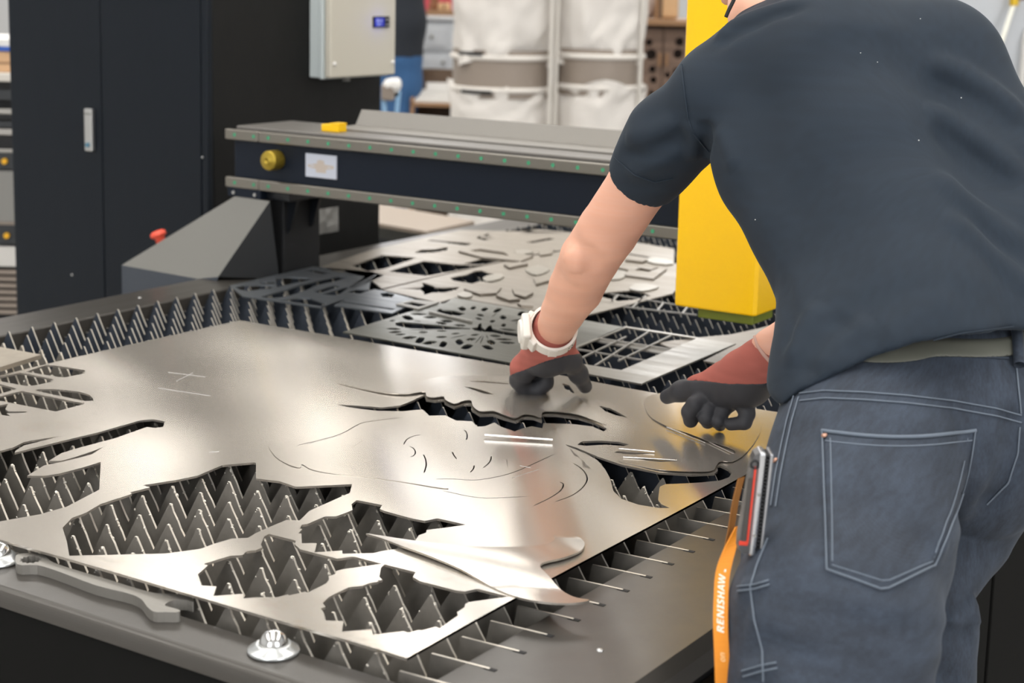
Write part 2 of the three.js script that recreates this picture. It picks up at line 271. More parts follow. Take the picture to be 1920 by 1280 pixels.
// ---------------------------------------------------------------- the big steel sheet
const SH = { x0: -2.191, x1: -0.940, z0: -2.402, z1: -1.274 };
const HOLES = [
  [[109, 679], [142, 668], [160, 669], [220, 681], [213, 684], [219, 686], [185, 693], [172, 692.5]],
  [[49, 696], [86, 684], [101, 684.5], [158, 694], [161, 696], [155, 698], [160, 700], [125, 707], [112, 707]],
  [[-20, 711], [0, 705.5], [37, 698], [50, 700], [102, 711], [95, 714], [99, 715], [65, 722], [50, 723], [0, 713.5]],
  [[-30, 722], [0, 719], [32, 728], [0, 737], [-30, 735]],
  [[-20, 746], [0, 742], [41, 732], [160, 757.5], [105, 772], [0, 750]],
  [[66, 732], [71, 729], [100, 729], [147, 734], [167, 740], [175, 747.5], [175, 752], [160, 752.5]],
  [[-12, 764], [0, 759], [15, 756], [10, 766], [15, 770.5], [52, 771], [46, 773.5], [30, 774], [12, 774], [20, 780], [2, 777]],
  [[-30, 852], [0, 846.5], [24, 840], [45, 830], [60, 827], [112, 819.5], [75, 829], [45, 836], [29, 846], [27.5, 849.5], [62, 841], [117, 828], [185, 812.5], [262, 791], [287, 789], [309, 793], [306, 803], [290, 805], [276, 803], [217, 823], [150, 840], [115, 850], [91, 864], [115, 863.5], [140, 857], [172, 847], [194, 839], [172, 852], [140, 860], [115, 865.5], [82, 872], [51, 890], [82, 890], [110, 886], [155, 875], [189, 865], [186, 914], [160, 927], [125, 945], [75, 959], [0, 972], [-30, 978]],
  [[117, 985], [135, 966], [160, 957], [189, 940], [247, 922], [244, 919], [281, 910], [268, 906], [330, 897], [370, 889], [417, 870], [475, 865], [480, 866], [480, 895], [525, 901], [555, 912], [660, 908], [656, 925], [580, 959], [562, 977], [537, 976], [505, 989], [480, 1000], [465, 1009], [435, 1010], [400, 1020], [375, 1029], [310, 1037], [130, 1039.5], [125, 1011]],
  [[566, 985], [576, 984], [609, 970], [630, 970], [652, 962], [661, 958], [659, 947], [669, 939], [717, 949], [712, 956], [720, 960], [775, 975], [797, 979], [820, 974], [874, 986], [840, 991], [800, 996], [799, 1001], [785, 1006], [777, 1019], [757, 1031], [747, 1031], [717, 1035], [701, 1039], [642, 1040], [642, 1034], [590, 1037], [594, 1020], [566, 1020], [565, 1002], [559, 1001], [567, 994], [562, 993]],
  [[377, 1097], [371, 1076], [390, 1060], [382, 1057], [432, 1042], [455, 1041], [462, 1034], [480, 1032], [492, 1027], [489, 1022], [495, 1007], [504, 1002], [555, 1015], [552, 1021], [562, 1031], [632, 1049], [662, 1045], [716, 1059], [642, 1069], [630, 1072], [630, 1077], [616, 1082], [617, 1088], [612, 1095], [587, 1107], [577, 1112], [572, 1110], [542, 1117], [540, 1115], [520, 1120], [480, 1120], [457, 1122], [456, 1113], [400, 1117], [406, 1099]],
  [[641, 1186], [644, 1166], [611, 1165], [607, 1150], [601, 1142], [610, 1139], [605, 1132], [617, 1120], [655, 1102], [680, 1100], [692, 1095], [710, 1092], [706, 1090], [717, 1089], [711, 1084], [714, 1067], [721, 1060], [779, 1075], [774, 1084], [787, 1092], [855, 1110], [872, 1112], [895, 1107], [954, 1122], [880, 1132], [872, 1136], [871, 1142], [857, 1151], [859, 1157], [824, 1181], [817, 1178], [790, 1185], [785, 1184], [765, 1189], [757, 1186], [699, 1192], [697, 1182]],
  [[1060, 831], [1080, 837], [1120, 855], [1167, 871], [1235, 885], [1297, 889], [1340, 887], [1346, 882], [1344, 874], [1350, 872], [1365, 879], [1372, 886], [1367, 894], [1350, 900], [1310, 904], [1272, 906], [1247, 907], [1237, 912], [1235, 927], [1234, 937], [1240, 945], [1256, 952], [1235, 952], [1197, 946], [1165, 935], [1150, 920], [1144, 897], [1135, 880], [1120, 862], [1100, 850], [1065, 835]],
  [[1082, 832], [1092, 825], [1122, 824], [1160, 827], [1180, 832], [1170, 835], [1135, 832], [1100, 834]],
  [[1151, 847], [1160, 845], [1180, 847], [1230, 850], [1190, 851.5], [1170, 850]],
  [[1167, 860], [1185, 858], [1210, 860], [1240, 863], [1270, 865], [1268, 868], [1235, 867], [1185, 863]],
  [[1122, 756], [1145, 762], [1160, 770], [1177, 780], [1155, 775], [1135, 767]],
  [[1054, 717], [1067, 720], [1077, 732], [1074, 737], [1068, 735], [1060, 727]],
  [[630, 760], [680, 762], [717, 764], [750, 760], [775, 750], [796, 740], [799, 749], [815, 751], [832, 749], [834, 754], [852, 762], [870, 756], [884, 756], [884, 765], [900, 775], [925, 774], [942, 780], [968, 787], [982, 779], [1000, 780], [1016, 786], [1016, 774], [1042, 774], [1085, 780], [1115, 790], [1139, 801], [1132, 806], [1110, 796], [1072, 791], [1019, 789], [1017, 799], [997, 795], [980, 799], [965, 805], [960, 803], [940, 796], [927, 788], [910, 795], [895, 796], [885, 786], [855, 785], [835, 776], [805, 777], [797, 770], [792, 766], [755, 770], [705, 770], [655, 765]],
];
// laser kerfs: narrow open slits, each given as a line
const KERFS = [
  [[557, 834], [600, 824], [640, 812], [668, 797], [676, 793], [690, 790], [730, 784], [755, 781]], [[757, 831], [762, 822], [775, 815], [790, 812]], [[767, 834], [775, 838], [779, 846], [775, 853], [769, 855]],
  [[794, 850], [798, 860], [799, 872], [795, 887]], [[870, 802], [875, 808], [876, 816], [874, 822]], [[848, 845], [851, 852], [856, 859]], [[906, 877], [917, 867], [921, 858], [921, 854]], [[882, 886], [888, 878], [889, 872]],
  [[814, 899], [850, 899], [890, 901], [930, 895], [965, 885], [1040, 850]], [[1040, 942], [1075, 928], [1096, 910], [1101, 896], [1092, 880], [1075, 868]], [[1000, 950], [1035, 932], [1053, 918], [1056, 908], [1050, 904]], [[950, 860], [952, 876]],
  [[660, 837], [680, 824]], [[670, 750], [690, 744]], [[851, 815], [852, 821]], [[657, 832], [661, 842], [659, 850]], [[640, 834], [655, 833.5]], [[643, 842], [655, 842.5]], [[830, 922], [900, 935], [990, 932]],
];
function slit(pts, w) { const q = (pts.length < 3 ? pts : new THREE.CatmullRomCurve3(pts.map(p => V3(p[0], p[1], 0))).getPoints(pts.length * 4).map(p => [p.x, p.y])).map(p => onY(p[0], p[1], SHEET_Y)); const L = [], R = []; q.forEach((p, i) => { const a = q[Math.max(0, i - 1)], b = q[Math.min(q.length - 1, i + 1)], dx = b.x - a.x, dz = b.z - a.z, l = Math.hypot(dx, dz), e = i === 0 || i === q.length - 1 ? 0.25 : 1; L.push([p.x - dz / l * w * e / 2, -(p.z + dx / l * w * e / 2)]); R.push([p.x + dz / l * w * e / 2, -(p.z - dx / l * w * e / 2)]); }); return [...L, ...R.reverse()]; }
// colour and wear of the sheet: brushed grain and brown handling stains, drawn in the sheet's own plan
const SW = 2048, SHH = 1844;
function planPx(px, py) { const p = onY(px, py, SHEET_Y); return [(p.x - SH.x0) / (SH.x1 - SH.x0) * SW, (p.z - SH.z0) / (SH.z1 - SH.z0) * SHH]; }
const sheetCanvas = document.createElement('canvas'); sheetCanvas.width = SW; sheetCanvas.height = SHH;
{
  const c = sheetCanvas.getContext('2d'), r = mulberry(9);
  c.fillStyle = '#cbc4ba'; c.fillRect(0, 0, SW, SHH);
  for (let i = 0; i < 3200; i++) { const y = r() * SHH, x = r() * SW, l = 60 + r() * 420, k = r() < 0.5 ? 255 : 110; c.strokeStyle = `rgba(${k},${k - 4},${k - 12},${0.012 + r() * 0.02})`; c.lineWidth = 0.6 + r() * 1.2; c.beginPath(); c.moveTo(x, y); c.lineTo(x + l, y + (r() - 0.5) * 3); c.stroke(); }
  // brown smears and heat tint beside the cuts, with ragged outlines
  const smear = (px, py, w, h, n, al) => { for (let i = 0; i < n; i++) { const q = planPx(px + (r() - 0.5) * w, py + (r() - 0.5) * h); c.strokeStyle = `rgba(${112 + r() * 30 | 0},${92 + r() * 20 | 0},${66 + r() * 20 | 0},${al * (0.4 + r())})`; c.lineWidth = 1 + r() * 2.5; c.beginPath(); c.moveTo(q[0], q[1]); let x = q[0], y = q[1]; for (let k = 0; k < 7; k++) { x += (r() - 0.3) * 18; y += (r() - 0.5) * 12; c.lineTo(x, y); } c.stroke(); } };
  smear(80, 797, 130, 16, 40, 0.16); smear(860, 716, 100, 14, 26, 0.18); smear(270, 1070, 220, 60, 60, 0.14); smear(650, 1190, 260, 60, 70, 0.16); smear(560, 1130, 200, 40, 40, 0.12); smear(500, 625, 180, 30, 50, 0.10); smear(860, 1075, 120, 40, 36, 0.12); smear(1380, 880, 40, 30, 20, 0.14);
}
const sheetTex = new THREE.CanvasTexture(sheetCanvas); sheetTex.colorSpace = THREE.SRGBColorSpace; sheetTex.anisotropy = 8;
const sheetRough = dataTex(1024, 512, (u, v) => { const a = vnoise(u * 6, v * 6, 21), b = vnoise(u * 40, v * 400, 22), d = fbm(u * 9, v * 9, 23), e = hash(Math.floor(u * 300), Math.floor(v * 512), 24); return 0.72 + 0.10 * (a - 0.5) + 0.02 * (b - 0.5) + 0.06 * (d - 0.5); }, false);
const sheetMat = new THREE.MeshPhysicalMaterial({ map: sheetTex, metalness: 0.78, roughness: 0.28, roughnessMap: sheetRough, anisotropy: 1, color: '#ffffff' });
const sheetUV = g => setUV(g, (x, y, z) => [(x - SH.x0) / (SH.x1 - SH.x0), 1 - (z - SH.z0) / (SH.z1 - SH.z0)]);
const cutEdge = std('#4a4744', 0.5, 0.7);
const waves = (x, z) => 0.0016 * Math.sin(x * 7.3 + z * 2.1) + 0.0012 * Math.sin(x * 3.1 - z * 6.4 + 1.2) + 0.0008 * Math.sin(x * 13.1 + z * 4.4 + 0.6);
{
  const rect = [[SH.x0, -SH.z1], [SH.x1, -SH.z1], [SH.x1, -SH.z0], [SH.x0, -SH.z0]].map(p => new THREE.Vector2(...p));
  const open = HOLES.map(h => toPlane(h, SHEET_Y)), plain = open.map(h => h.map(v => [v.x, v.y]));
  for (const k of KERFS) { const s = slit(k, 0.002); if (!plain.some(o => polyHit(o, s))) { plain.push(s); open.push(s.map(v => new THREE.Vector2(v[0], v[1]))); } }
  let g = plateXZ(rect, open, SHEET_Y, SHEET_T);
  g = sheetUV(warp(g, waves, 0.06, 8));
  single('steel_sheet', g, sheetMat, 'large brushed steel sheet with leaf shaped cut-outs lying on the slats under the gloved hands', 'sheet');
}
// ---------------------------------------------------------------- loose pieces on and beside the big sheet
const pieceMat = new THREE.MeshPhysicalMaterial({ map: sheetTex, metalness: 0.78, roughness: 0.28, roughnessMap: sheetRough, anisotropy: 1 });
function piece(name, pts, lift, label, cat, { y = SHEET_Y, t = 0.0025, n = 4, round = true, mat = pieceMat, holes = [], edge = 0.03 } = {}) {
  const out = round ? smooth(pts, n) : pts;
  let g = platePx(out, holes, y, t);
  g = warp(g, lift, edge, 7);
  return single(name, sheetUV(g), mat, label, cat);
}
const lin = (px0, py0, px1, py1) => { const a = onY(px0, py0, SHEET_Y), b = onY(px1, py1, SHEET_Y), dx = b.x - a.x, dz = b.z - a.z, l = dx * dx + dz * dz; return (x, z) => ((x - a.x) * dx + (z - a.z) * dz) / l; };
{
  const f = lin(900, 706, 920, 775);   // across the wing, far edge to notched edge
  const a = lin(632, 722, 800, 735);
  piece('wing_cutout', [[632, 721], [680, 728], [735, 735], [770, 725], [805, 712], [850, 706], [905, 704], [960, 706], [1010, 712], [1070, 735], [1110, 770], [1137, 799], [1110, 789], [1085, 779], [1042, 773], [1017, 774], [1015, 784], [1000, 779], [982, 778], [967, 785], [942, 778], [925, 772], [900, 773], [886, 763], [884, 754], [870, 754], [852, 760], [834, 752], [832, 747], [815, 749], [800, 747], [797, 739], [770, 742], [735, 742], [690, 735]],
    (x, z) => { const u = Math.max(0, Math.min(1, f(x, z))); return 0.0012 + waves(x, z) + 0.004 * Math.sin(Math.PI * 0.5 * u) * Math.max(0.2, Math.min(1, a(x, z))); },
    'wing shaped steel cut-out with a notched edge, half lifted under the pinching glove', 'cut piece', { n: 3, t: 0.0012, holes: [[[876, 717], [905, 716], [960, 721], [950, 722], [905, 719]], [[868, 727], [890, 730], [915, 737], [927, 742], [908, 741], [890, 735]]] });
  const s = lin(690, 1010, 900, 1100), q = lin(1040, 1010, 1010, 1110);
  piece('crescent_cutout', [[686, 1008], [740, 1017], [800, 1026], [870, 1033], [950, 1035], [1000, 1032], [1033, 1024], [1041, 1012], [1040, 1003], [1062, 1003], [1085, 1010], [1096, 1024], [1090, 1040], [1060, 1055], [1012, 1070], [1030, 1090], [1050, 1110], [1075, 1124], [1105, 1130], [1070, 1136], [1020, 1134], [975, 1126], [940, 1114], [900, 1094], [860, 1074], [810, 1054], [755, 1034], [715, 1018]],
    (x, z) => { const u = Math.max(0, Math.min(1, q(x, z))); return 0.0014 + waves(x, z) + 0.004 * Math.sin(Math.PI * u); },
    'hooked crescent steel cut-out curling up over the corner edge of the big sheet', 'cut piece', { n: 4 });
  piece('sickle_cutout', [[503, 834], [512, 833], [525, 842], [560, 856], [600, 868], [680, 880], [760, 893], [835, 912], [841, 918], [830, 918], [760, 906], [680, 894], [610, 886], [580, 878], [566, 870], [563, 876], [540, 870], [515, 854]],
    (x, z) => 0.0009 + waves(x, z) + 0.0003 * Math.sin(20 * x), 'long narrow sickle shaped steel cut-out still seated flush in the big sheet', 'cut piece', { n: 3, t: 0.0006 });
  piece('rounded_cutout', [[1210, 745], [1262, 735], [1330, 745], [1400, 770], [1428, 800], [1400, 850], [1372, 868], [1350, 868], [1343, 876], [1338, 884], [1297, 887], [1235, 882], [1190, 872], [1160, 864], [1165, 858], [1240, 868], [1320, 862], [1378, 852], [1375, 846], [1330, 831], [1290, 815], [1250, 800], [1215, 775]],
    (x, z) => 0.0009 + waves(x, z) + 0.002 * Math.max(0, Math.sin(3.1 * lin(1200, 800, 1420, 810)(x, z))), 'rounded steel cut-out beside the curled glove, bowed up slightly', 'cut piece', { n: 3, t: 0.0006, edge: 0.02 });
  // thin bright slivers standing on edge in the kerfs
  const sliver = (a, b, h, label) => { const p = onY(...a, SHEET_Y), q = onY(...b, SHEET_Y), d = q.clone().sub(p), l = d.length(); const g = new RoundedBoxGeometry(l, h, 0.0025, 1, 0.0008); g.rotateY(-Math.atan2(d.z, d.x)); g.translate((p.x + q.x) / 2, SHEET_Y + 0.001 + h / 2, (p.z + q.z) / 2); single('steel_sliver', g, M.chrome, label, 'sliver'); };
  sliver([908, 818], [1037, 827], 0.003, 'longest bright steel sliver standing in a kerf of the big sheet');
  sliver([1250, 803], [1322, 832], 0.002, 'bright steel sliver pointing at the curled glove');
  sliver([1330, 831], [1376, 853], 0.002, 'short bent steel sliver near the hooked hole');
  sliver([1160, 843], [1228, 849], 0.0018, 'bright steel sliver along the upper narrow slit of the bird shape');
  sliver([1168, 859], [1270, 865], 0.0018, 'bright steel sliver along the lower narrow slit of the bird shape');
  sliver([1275, 868], [1342, 866], 0.0015, 'bright tapering steel sliver at the end of the lower slit');
  [[[315, 699], [385, 708]], [[297, 729], [395, 745]], [[330, 716], [362, 700]], [[392, 847], [411, 846]], [[580, 831], [640, 815]], [[975, 873], [995, 877]], [[960, 897], [1010, 880]]].forEach((q, i) => { const a = onY(...q[0], SHEET_Y), b = onY(...q[1], SHEET_Y); const pts = [0, 0.25, 0.5, 0.75, 1].map(t => { const p = a.clone().lerp(b, t); p.y = SHEET_Y + waves(p.x, p.z); return p; }); single('scratch_wire', tube(pts, 0.0004, 12, 5), M.zinc, ['long fine bright wire drawing a scratch on the far half of the big sheet', 'longest fine bright wire drawing a scratch across the big sheet', 'slanted fine wire drawing a scratch that crosses the other two', 'very short bright wire drawing a scratch near the large leaf opening', 'fine wire drawing a scratch beside the long wavy kerf', 'short fine wire drawing a scratch amid the curved kerfs', 'slanted fine wire drawing a scratch below the curved kerfs'][i], 'scratch', 'added wires drawing scratches on the big sheet'); });  // added raised bright wires that stand for scratches in the steel
  // thick plate lying across the teeth at the far left
  single('steel_plate', platePx([[-60, 640], [0, 650], [77, 664.5], [0, 688], [-60, 706]], [], SHEET_Y + 0.012, 0.008), std('#a39a8c', 0.55, 0.5, { map: speckTex }), 'thick dull steel plate lying across the slat teeth beside the left rail', 'plate');
}
// ---------------------------------------------------------------- remnant sheets on the far half of the bed
const remA = new THREE.MeshStandardMaterial({ color: '#9a9287', metalness: 0.85, roughness: 0.5, roughnessMap: brushTex });
const remB = new THREE.MeshStandardMaterial({ color: '#77776f', metalness: 0.8, roughness: 0.45, roughnessMap: brushTex });
const remC = new THREE.MeshStandardMaterial({ color: '#a9a49a', metalness: 0.85, roughness: 0.42, roughnessMap: brushTex });
const remD = new THREE.MeshStandardMaterial({ color: '#767b80', metalness: 0.8, roughness: 0.45, roughnessMap: brushTex });
function polyHit(a, b) {
  const cr = (o, p, q) => (p[0] - o[0]) * (q[1] - o[1]) - (p[1] - o[1]) * (q[0] - o[0]);
  const inside = (p, g) => { let c = false; for (let i = 0, j = g.length - 1; i < g.length; j = i++) if ((g[i][1] > p[1]) !== (g[j][1] > p[1]) && p[0] < (g[j][0] - g[i][0]) * (p[1] - g[i][1]) / (g[j][1] - g[i][1]) + g[i][0]) c = !c; return c; };
  if (inside(a[0], b) || inside(b[0], a)) return true;
  for (let i = 0; i < a.length; i++) for (let j = 0; j < b.length; j++) { const p = a[i], q = a[(i + 1) % a.length], r = b[j], s = b[(j + 1) % b.length]; if (cr(p, q, r) * cr(p, q, s) < 0 && cr(r, s, p) * cr(r, s, q) < 0) return true; }
  return false;
}
const keepApart = list => { const out = []; for (const h of list) if (!out.some(o => polyHit(o, h))) out.push(h); return out; };
const leaf = (x0, y0, x1, y1, w) => { const dx = x1 - x0, dy = y1 - y0, l = Math.hypot(dx, dy), nx = -dy / l * w / 2, ny = dx / l * w / 2; return [[x0, y0], [x0 + dx * 0.3 + nx * 0.85, y0 + dy * 0.3 + ny * 0.85], [x0 + dx * 0.6 + nx, y0 + dy * 0.6 + ny], [x0 + dx * 0.85 + nx * 0.55, y0 + dy * 0.85 + ny * 0.55], [x1, y1], [x0 + dx * 0.85 - nx * 0.55, y0 + dy * 0.85 - ny * 0.55], [x0 + dx * 0.6 - nx, y0 + dy * 0.6 - ny], [x0 + dx * 0.3 - nx * 0.85, y0 + dy * 0.3 - ny * 0.85]]; };
const zoomed = (ox, oy, s, pts) => pts.map(p => [ox + p[0] / s, oy + p[1] / s]);
{
  const T = pts => zoomed(640, 540, 5.3333, pts);
  const big = [
    [[1300, 398], [1360, 390], [1372, 362], [1400, 348], [1402, 385], [1435, 415], [1468, 380], [1500, 368], [1512, 405], [1600, 425], [1840, 462], [1840, 495], [1640, 466], [1520, 442], [1450, 437], [1400, 434], [1330, 420]],
    [[540, 347], [600, 335], [760, 347], [960, 368], [1130, 388], [1290, 402], [1290, 410], [1080, 412], [860, 409], [700, 402], [600, 387], [545, 372]],
    [[950, 225], [985, 205], [1020, 220], [1130, 225], [1240, 255], [1180, 275], [1080, 270], [960, 235]],
  ];
  const small = [[680, 258, 860, 262, 16], [810, 290, 960, 292, 18], [600, 280, 725, 310, 36], [820, 316, 905, 345, 40], [985, 322, 1120, 335, 22], [940, 340, 1060, 358, 20], [1120, 368, 1250, 376, 16], [470, 328, 545, 322, 12], [445, 405, 600, 408, 16], [465, 442, 610, 435, 16], [530, 465, 650, 460, 14], [600, 500, 760, 488, 22], [735, 542, 835, 498, 44], [805, 555, 960, 535, 26], [975, 578, 1060, 545, 44], [1135, 532, 1225, 545, 44], [1190, 600, 1320, 572, 36], [765, 440, 870, 440, 14], [940, 490, 1060, 486, 16], [950, 426, 1060, 428, 12], [1095, 456, 1190, 452, 12], [1240, 516, 1350, 505, 20], [1285, 472, 1380, 462, 14], [1480, 472, 1600, 482, 18], [1520, 508, 1715, 515, 16], [1570, 538, 1745, 550, 18], [1450, 528, 1545, 552, 34], [1400, 575, 1525, 608, 30], [1570, 405, 1760, 424, 16], [1165, 200, 1250, 212, 32], [1285, 205, 1350, 190, 24], [1390, 218, 1470, 205, 28], [1510, 240, 1610, 205, 26], [1350, 262, 1430, 277, 18], [1335, 298, 1410, 312, 16], [1480, 335, 1540, 328, 20], [1580, 288, 1655, 295, 30], [1755, 268, 1840, 240, 32], [1595, 375, 1650, 365, 24], [1740, 352, 1820, 342, 14], [1690, 330, 1810, 312, 12],
    [1085, 500, 1260, 465, 8], [850, 515, 1110, 470, 8], [1385, 560, 1425, 470, 10], [1330, 560, 1415, 465, 8], [1470, 515, 1448, 465, 10], [1500, 500, 1462, 458, 8], [640, 418, 930, 416, 7], [880, 475, 1260, 440, 7], [1650, 280, 1500, 345, 7], [1700, 360, 1560, 390, 8], [1500, 290, 1560, 245, 8], [720, 330, 800, 335, 8]].map(a => leaf(a[0], a[1], a[2], a[3], a[4] * (a[4] > 10 ? 1.35 : 1)));
  const holes = keepApart([...big, ...small]).map(T);
  const g = platePx([[643, 622], [854, 558], [1171, 613], [993, 686]], holes, SHEET_Y, 0.003);
  single('tree_panel', g, remB, 'dark steel panel laser cut with a spreading leafy tree pattern', 'cut panel');
  // a bright loose strip lying over the tree pattern
  const st = platePx(T([[872, 232], [890, 226], [1310, 318], [1305, 330]]), [], SHEET_Y + 0.004, 0.003);
  single('steel_strip', st, M.capSteel, 'narrow bright steel strip lying across the tree pattern panel', 'strip');
}
{ // pale remnant with animal shaped openings
  const T = pts => zoomed(700, 400, 6.4, pts);
  const g = platePx([[718, 543], [800, 523], [895, 501], [1000, 479], [1100, 463], [1262, 492], [1300, 505], [1261, 550], [1087, 594], [1000, 582], [854, 557], [832, 569]],
    keepApart([T([[290, 897], [560, 890], [600, 870], [585, 830], [640, 845], [720, 870], [740, 885], [880, 890], [1040, 880], [990, 915], [860, 945], [700, 950], [640, 970], [600, 975], [610, 950], [570, 915]]), T([[920, 775], [1000, 755], [1120, 735], [1220, 690], [1300, 685], [1380, 715], [1540, 745], [1400, 790], [1210, 845], [1080, 825], [960, 805]]),
      zoomed(1040, 420, 5.3333, [[780, 210], [850, 195], [845, 165], [880, 178], [965, 170], [925, 195], [1015, 215], [920, 215], [890, 240], [860, 225], [800, 225]]),
      zoomed(1040, 420, 5.3333, [[460, 690], [620, 675], [760, 665], [880, 685], [960, 715], [800, 755], [640, 770], [480, 730]])]), SHEET_Y, 0.003);
  single('remnant_sheet', g, remA, 'pale steel remnant with bird and fish shaped openings behind the tree panel', 'remnant');
}
{ // far pale skeleton
  const g = platePx([[600, 500], [700, 467], [862, 431], [1080, 436], [1264, 466], [1264, 490], [1100, 461], [1000, 477], [895, 499], [800, 521], [716, 541], [690, 520]],
    keepApart([[[660, 498], [716, 478], [782, 483], [752, 493], [722, 503], [690, 508]], [[728, 509], [756, 500], [795, 489], [850, 495], [905, 497], [850, 508], [800, 517]], [[776, 474], [790, 468], [815, 467], [840, 463], [838, 469], [812, 473], [792, 474]], [[868, 494], [905, 485], [935, 489], [905, 496]], [[800, 451], [808, 449.5], [885, 456], [876, 460]], [[892, 446], [902, 441], [900, 445], [915, 447], [930, 446], [908, 450]], [[905, 441], [918, 436.5], [914, 441.5], [924, 443], [914, 444]], [[955, 437], [995, 430], [1010, 430], [975, 437]], [[985, 454], [1030, 446], [1040, 448], [1000, 455]], [[1090, 448], [1130, 450], [1120, 456], [1088, 453]]]), SHEET_Y, 0.003);
  single('remnant_sheet', g, remA, 'pale steel skeleton sheet with angular openings passing under the gantry beam', 'remnant');
  const bars = thing('grid_remnant', 'thin steel bars left over from a cut grid, on the slats beside the yellow head', 'remnant');
  const bar = (a, b, w, y, parent, mat = M.capSteel) => { const p = onY(...a, y), q = onY(...b, y), d = q.clone().sub(p), l = d.length(); const gg = new THREE.BoxGeometry(l, 0.003, w); gg.rotateY(-Math.atan2(d.z, d.x)); gg.translate((p.x + q.x) / 2, y - 0.0015, (p.z + q.z) / 2); part('bar', gg, mat, parent); };
  for (const [a, b] of [[[1145, 550], [1308, 577]], [[1171, 574], [1306, 589]], [[1160, 551], [1146, 566]], [[1211, 553], [1186, 575]], [[1245, 566], [1233, 580]], [[1290, 573], [1280, 586]], [[1124, 565], [1180, 571]]]) bar(a, b, 0.004, SHEET_Y, bars);
  // framed grid right of the tree panel
  const fr = thing('frame_panel', 'dull steel frame panel with thin crossing bars between the tree panel and the near sheet', 'cut panel');
  part('frame', platePx([[1040, 676], [1075, 694], [1105, 701], [1202.5, 719], [1379, 644], [1309, 632], [1172, 611], [1065, 655]], [[[1062, 670], [1085, 680.5], [1165, 693.5], [1306, 634], [1174, 613.5], [1068, 657]]], SHEET_Y, 0.003), remC, fr);
  for (const [a, b] of [[[1116, 684], [1216, 621]], [[1092, 669], [1174, 630]], [[1160, 675], [1258, 628]], [[1079, 652.5], [1212, 675]], [[1124, 633], [1262, 654]]]) bar(a, b, 0.004, SHEET_Y - 0.0002, fr);
  single('steel_strip', platePx([[1110, 637], [1124, 633.5], [1262, 655], [1244, 663]], [], SHEET_Y - 0.004, 0.003), M.capSteel, 'wide bright steel strip seen through the openings of the frame panel', 'strip');
  single('steel_offcut', platePx([[1232, 642], [1262, 638], [1304, 634], [1266, 655]], [], SHEET_Y - 0.004, 0.003), remA, 'pale steel offcut under the far corner of the frame panel', 'offcut');
  single('remnant_sheet', platePx([[1311, 632], [1368, 627], [1420, 616], [1480, 600], [1540, 640], [1440, 692], [1349, 682], [1319, 676], [1381, 645]], [], SHEET_Y - 0.001, 0.003), remA, 'pale steel remnant under the wrist of the pointing glove', 'remnant');
}
{ // dark skeleton with slots next to the left rail
  const T = pts => zoomed(420, 480, 6.4, pts);
  const holes = [T([[130, 372], [240, 350], [420, 345], [600, 355], [560, 385], [420, 400], [300, 420], [190, 400]]), T([[620, 262], [780, 250], [1000, 262], [1080, 275], [960, 300], [760, 340], [640, 372], [625, 320]]), T([[440, 490], [560, 455], [760, 400], [900, 350], [1150, 290], [1380, 245], [1500, 255], [1330, 300], [1120, 345], [1000, 400], [860, 450], [720, 490], [560, 505]]), T([[520, 505], [720, 520], [900, 500], [1040, 505], [1230, 575], [1160, 600], [900, 560]]), T([[960, 170], [1080, 160], [1300, 205], [1180, 215]]), T([[1160, 140], [1480, 185], [1400, 195], [1120, 150]]), T([[1080, 425], [1320, 350], [1400, 362], [1150, 440]]), T([[1180, 455], [1480, 370], [1560, 395], [1330, 470]]), T([[1480, 430], [1600, 395], [1740, 405], [1640, 450]]), T([[420, 300], [620, 300], [600, 330], [440, 325]])];
  single('skeleton_sheet', platePx([[431, 535], [586, 499.5], [697, 509], [720, 516], [640, 552], [601, 576], [456, 555]], keepApart(holes), SHEET_Y, 0.003), remD, 'dark cut-up skeleton sheet with slots lying next to the left rail', 'remnant');
  const h2 = [0, 1, 2, 3].map(i => { const o = i * 4.2; return [[640 + i * -1 + 4, 558 + o], [646 - i, 556.6 + o], [752 - i * 5, 572 + o * 0.82], [744 - i * 5, 574 + o * 0.82]]; }).slice(0, 3);
  single('slotted_sheet', platePx([[626, 572], [655, 556], [702, 542], [716, 544], [776, 560], [768, 572], [735, 587]], keepApart([...h2, [[712, 550], [725, 548], [740, 552], [735, 557], [718, 556]]]), SHEET_Y, 0.003), remD, 'grey steel remnant with long parallel slots in front of the dark skeleton sheet', 'remnant');
  single('small_frame', platePx([[742, 569.5], [785, 579], [823, 566], [775, 561]], [[[755, 568.5], [785, 574.5], [802, 571], [772, 565.5]]], SHEET_Y + 0.003, 0.002), M.capSteel, 'small bright rectangular steel frame at the far corner of the tree panel', 'offcut');
}
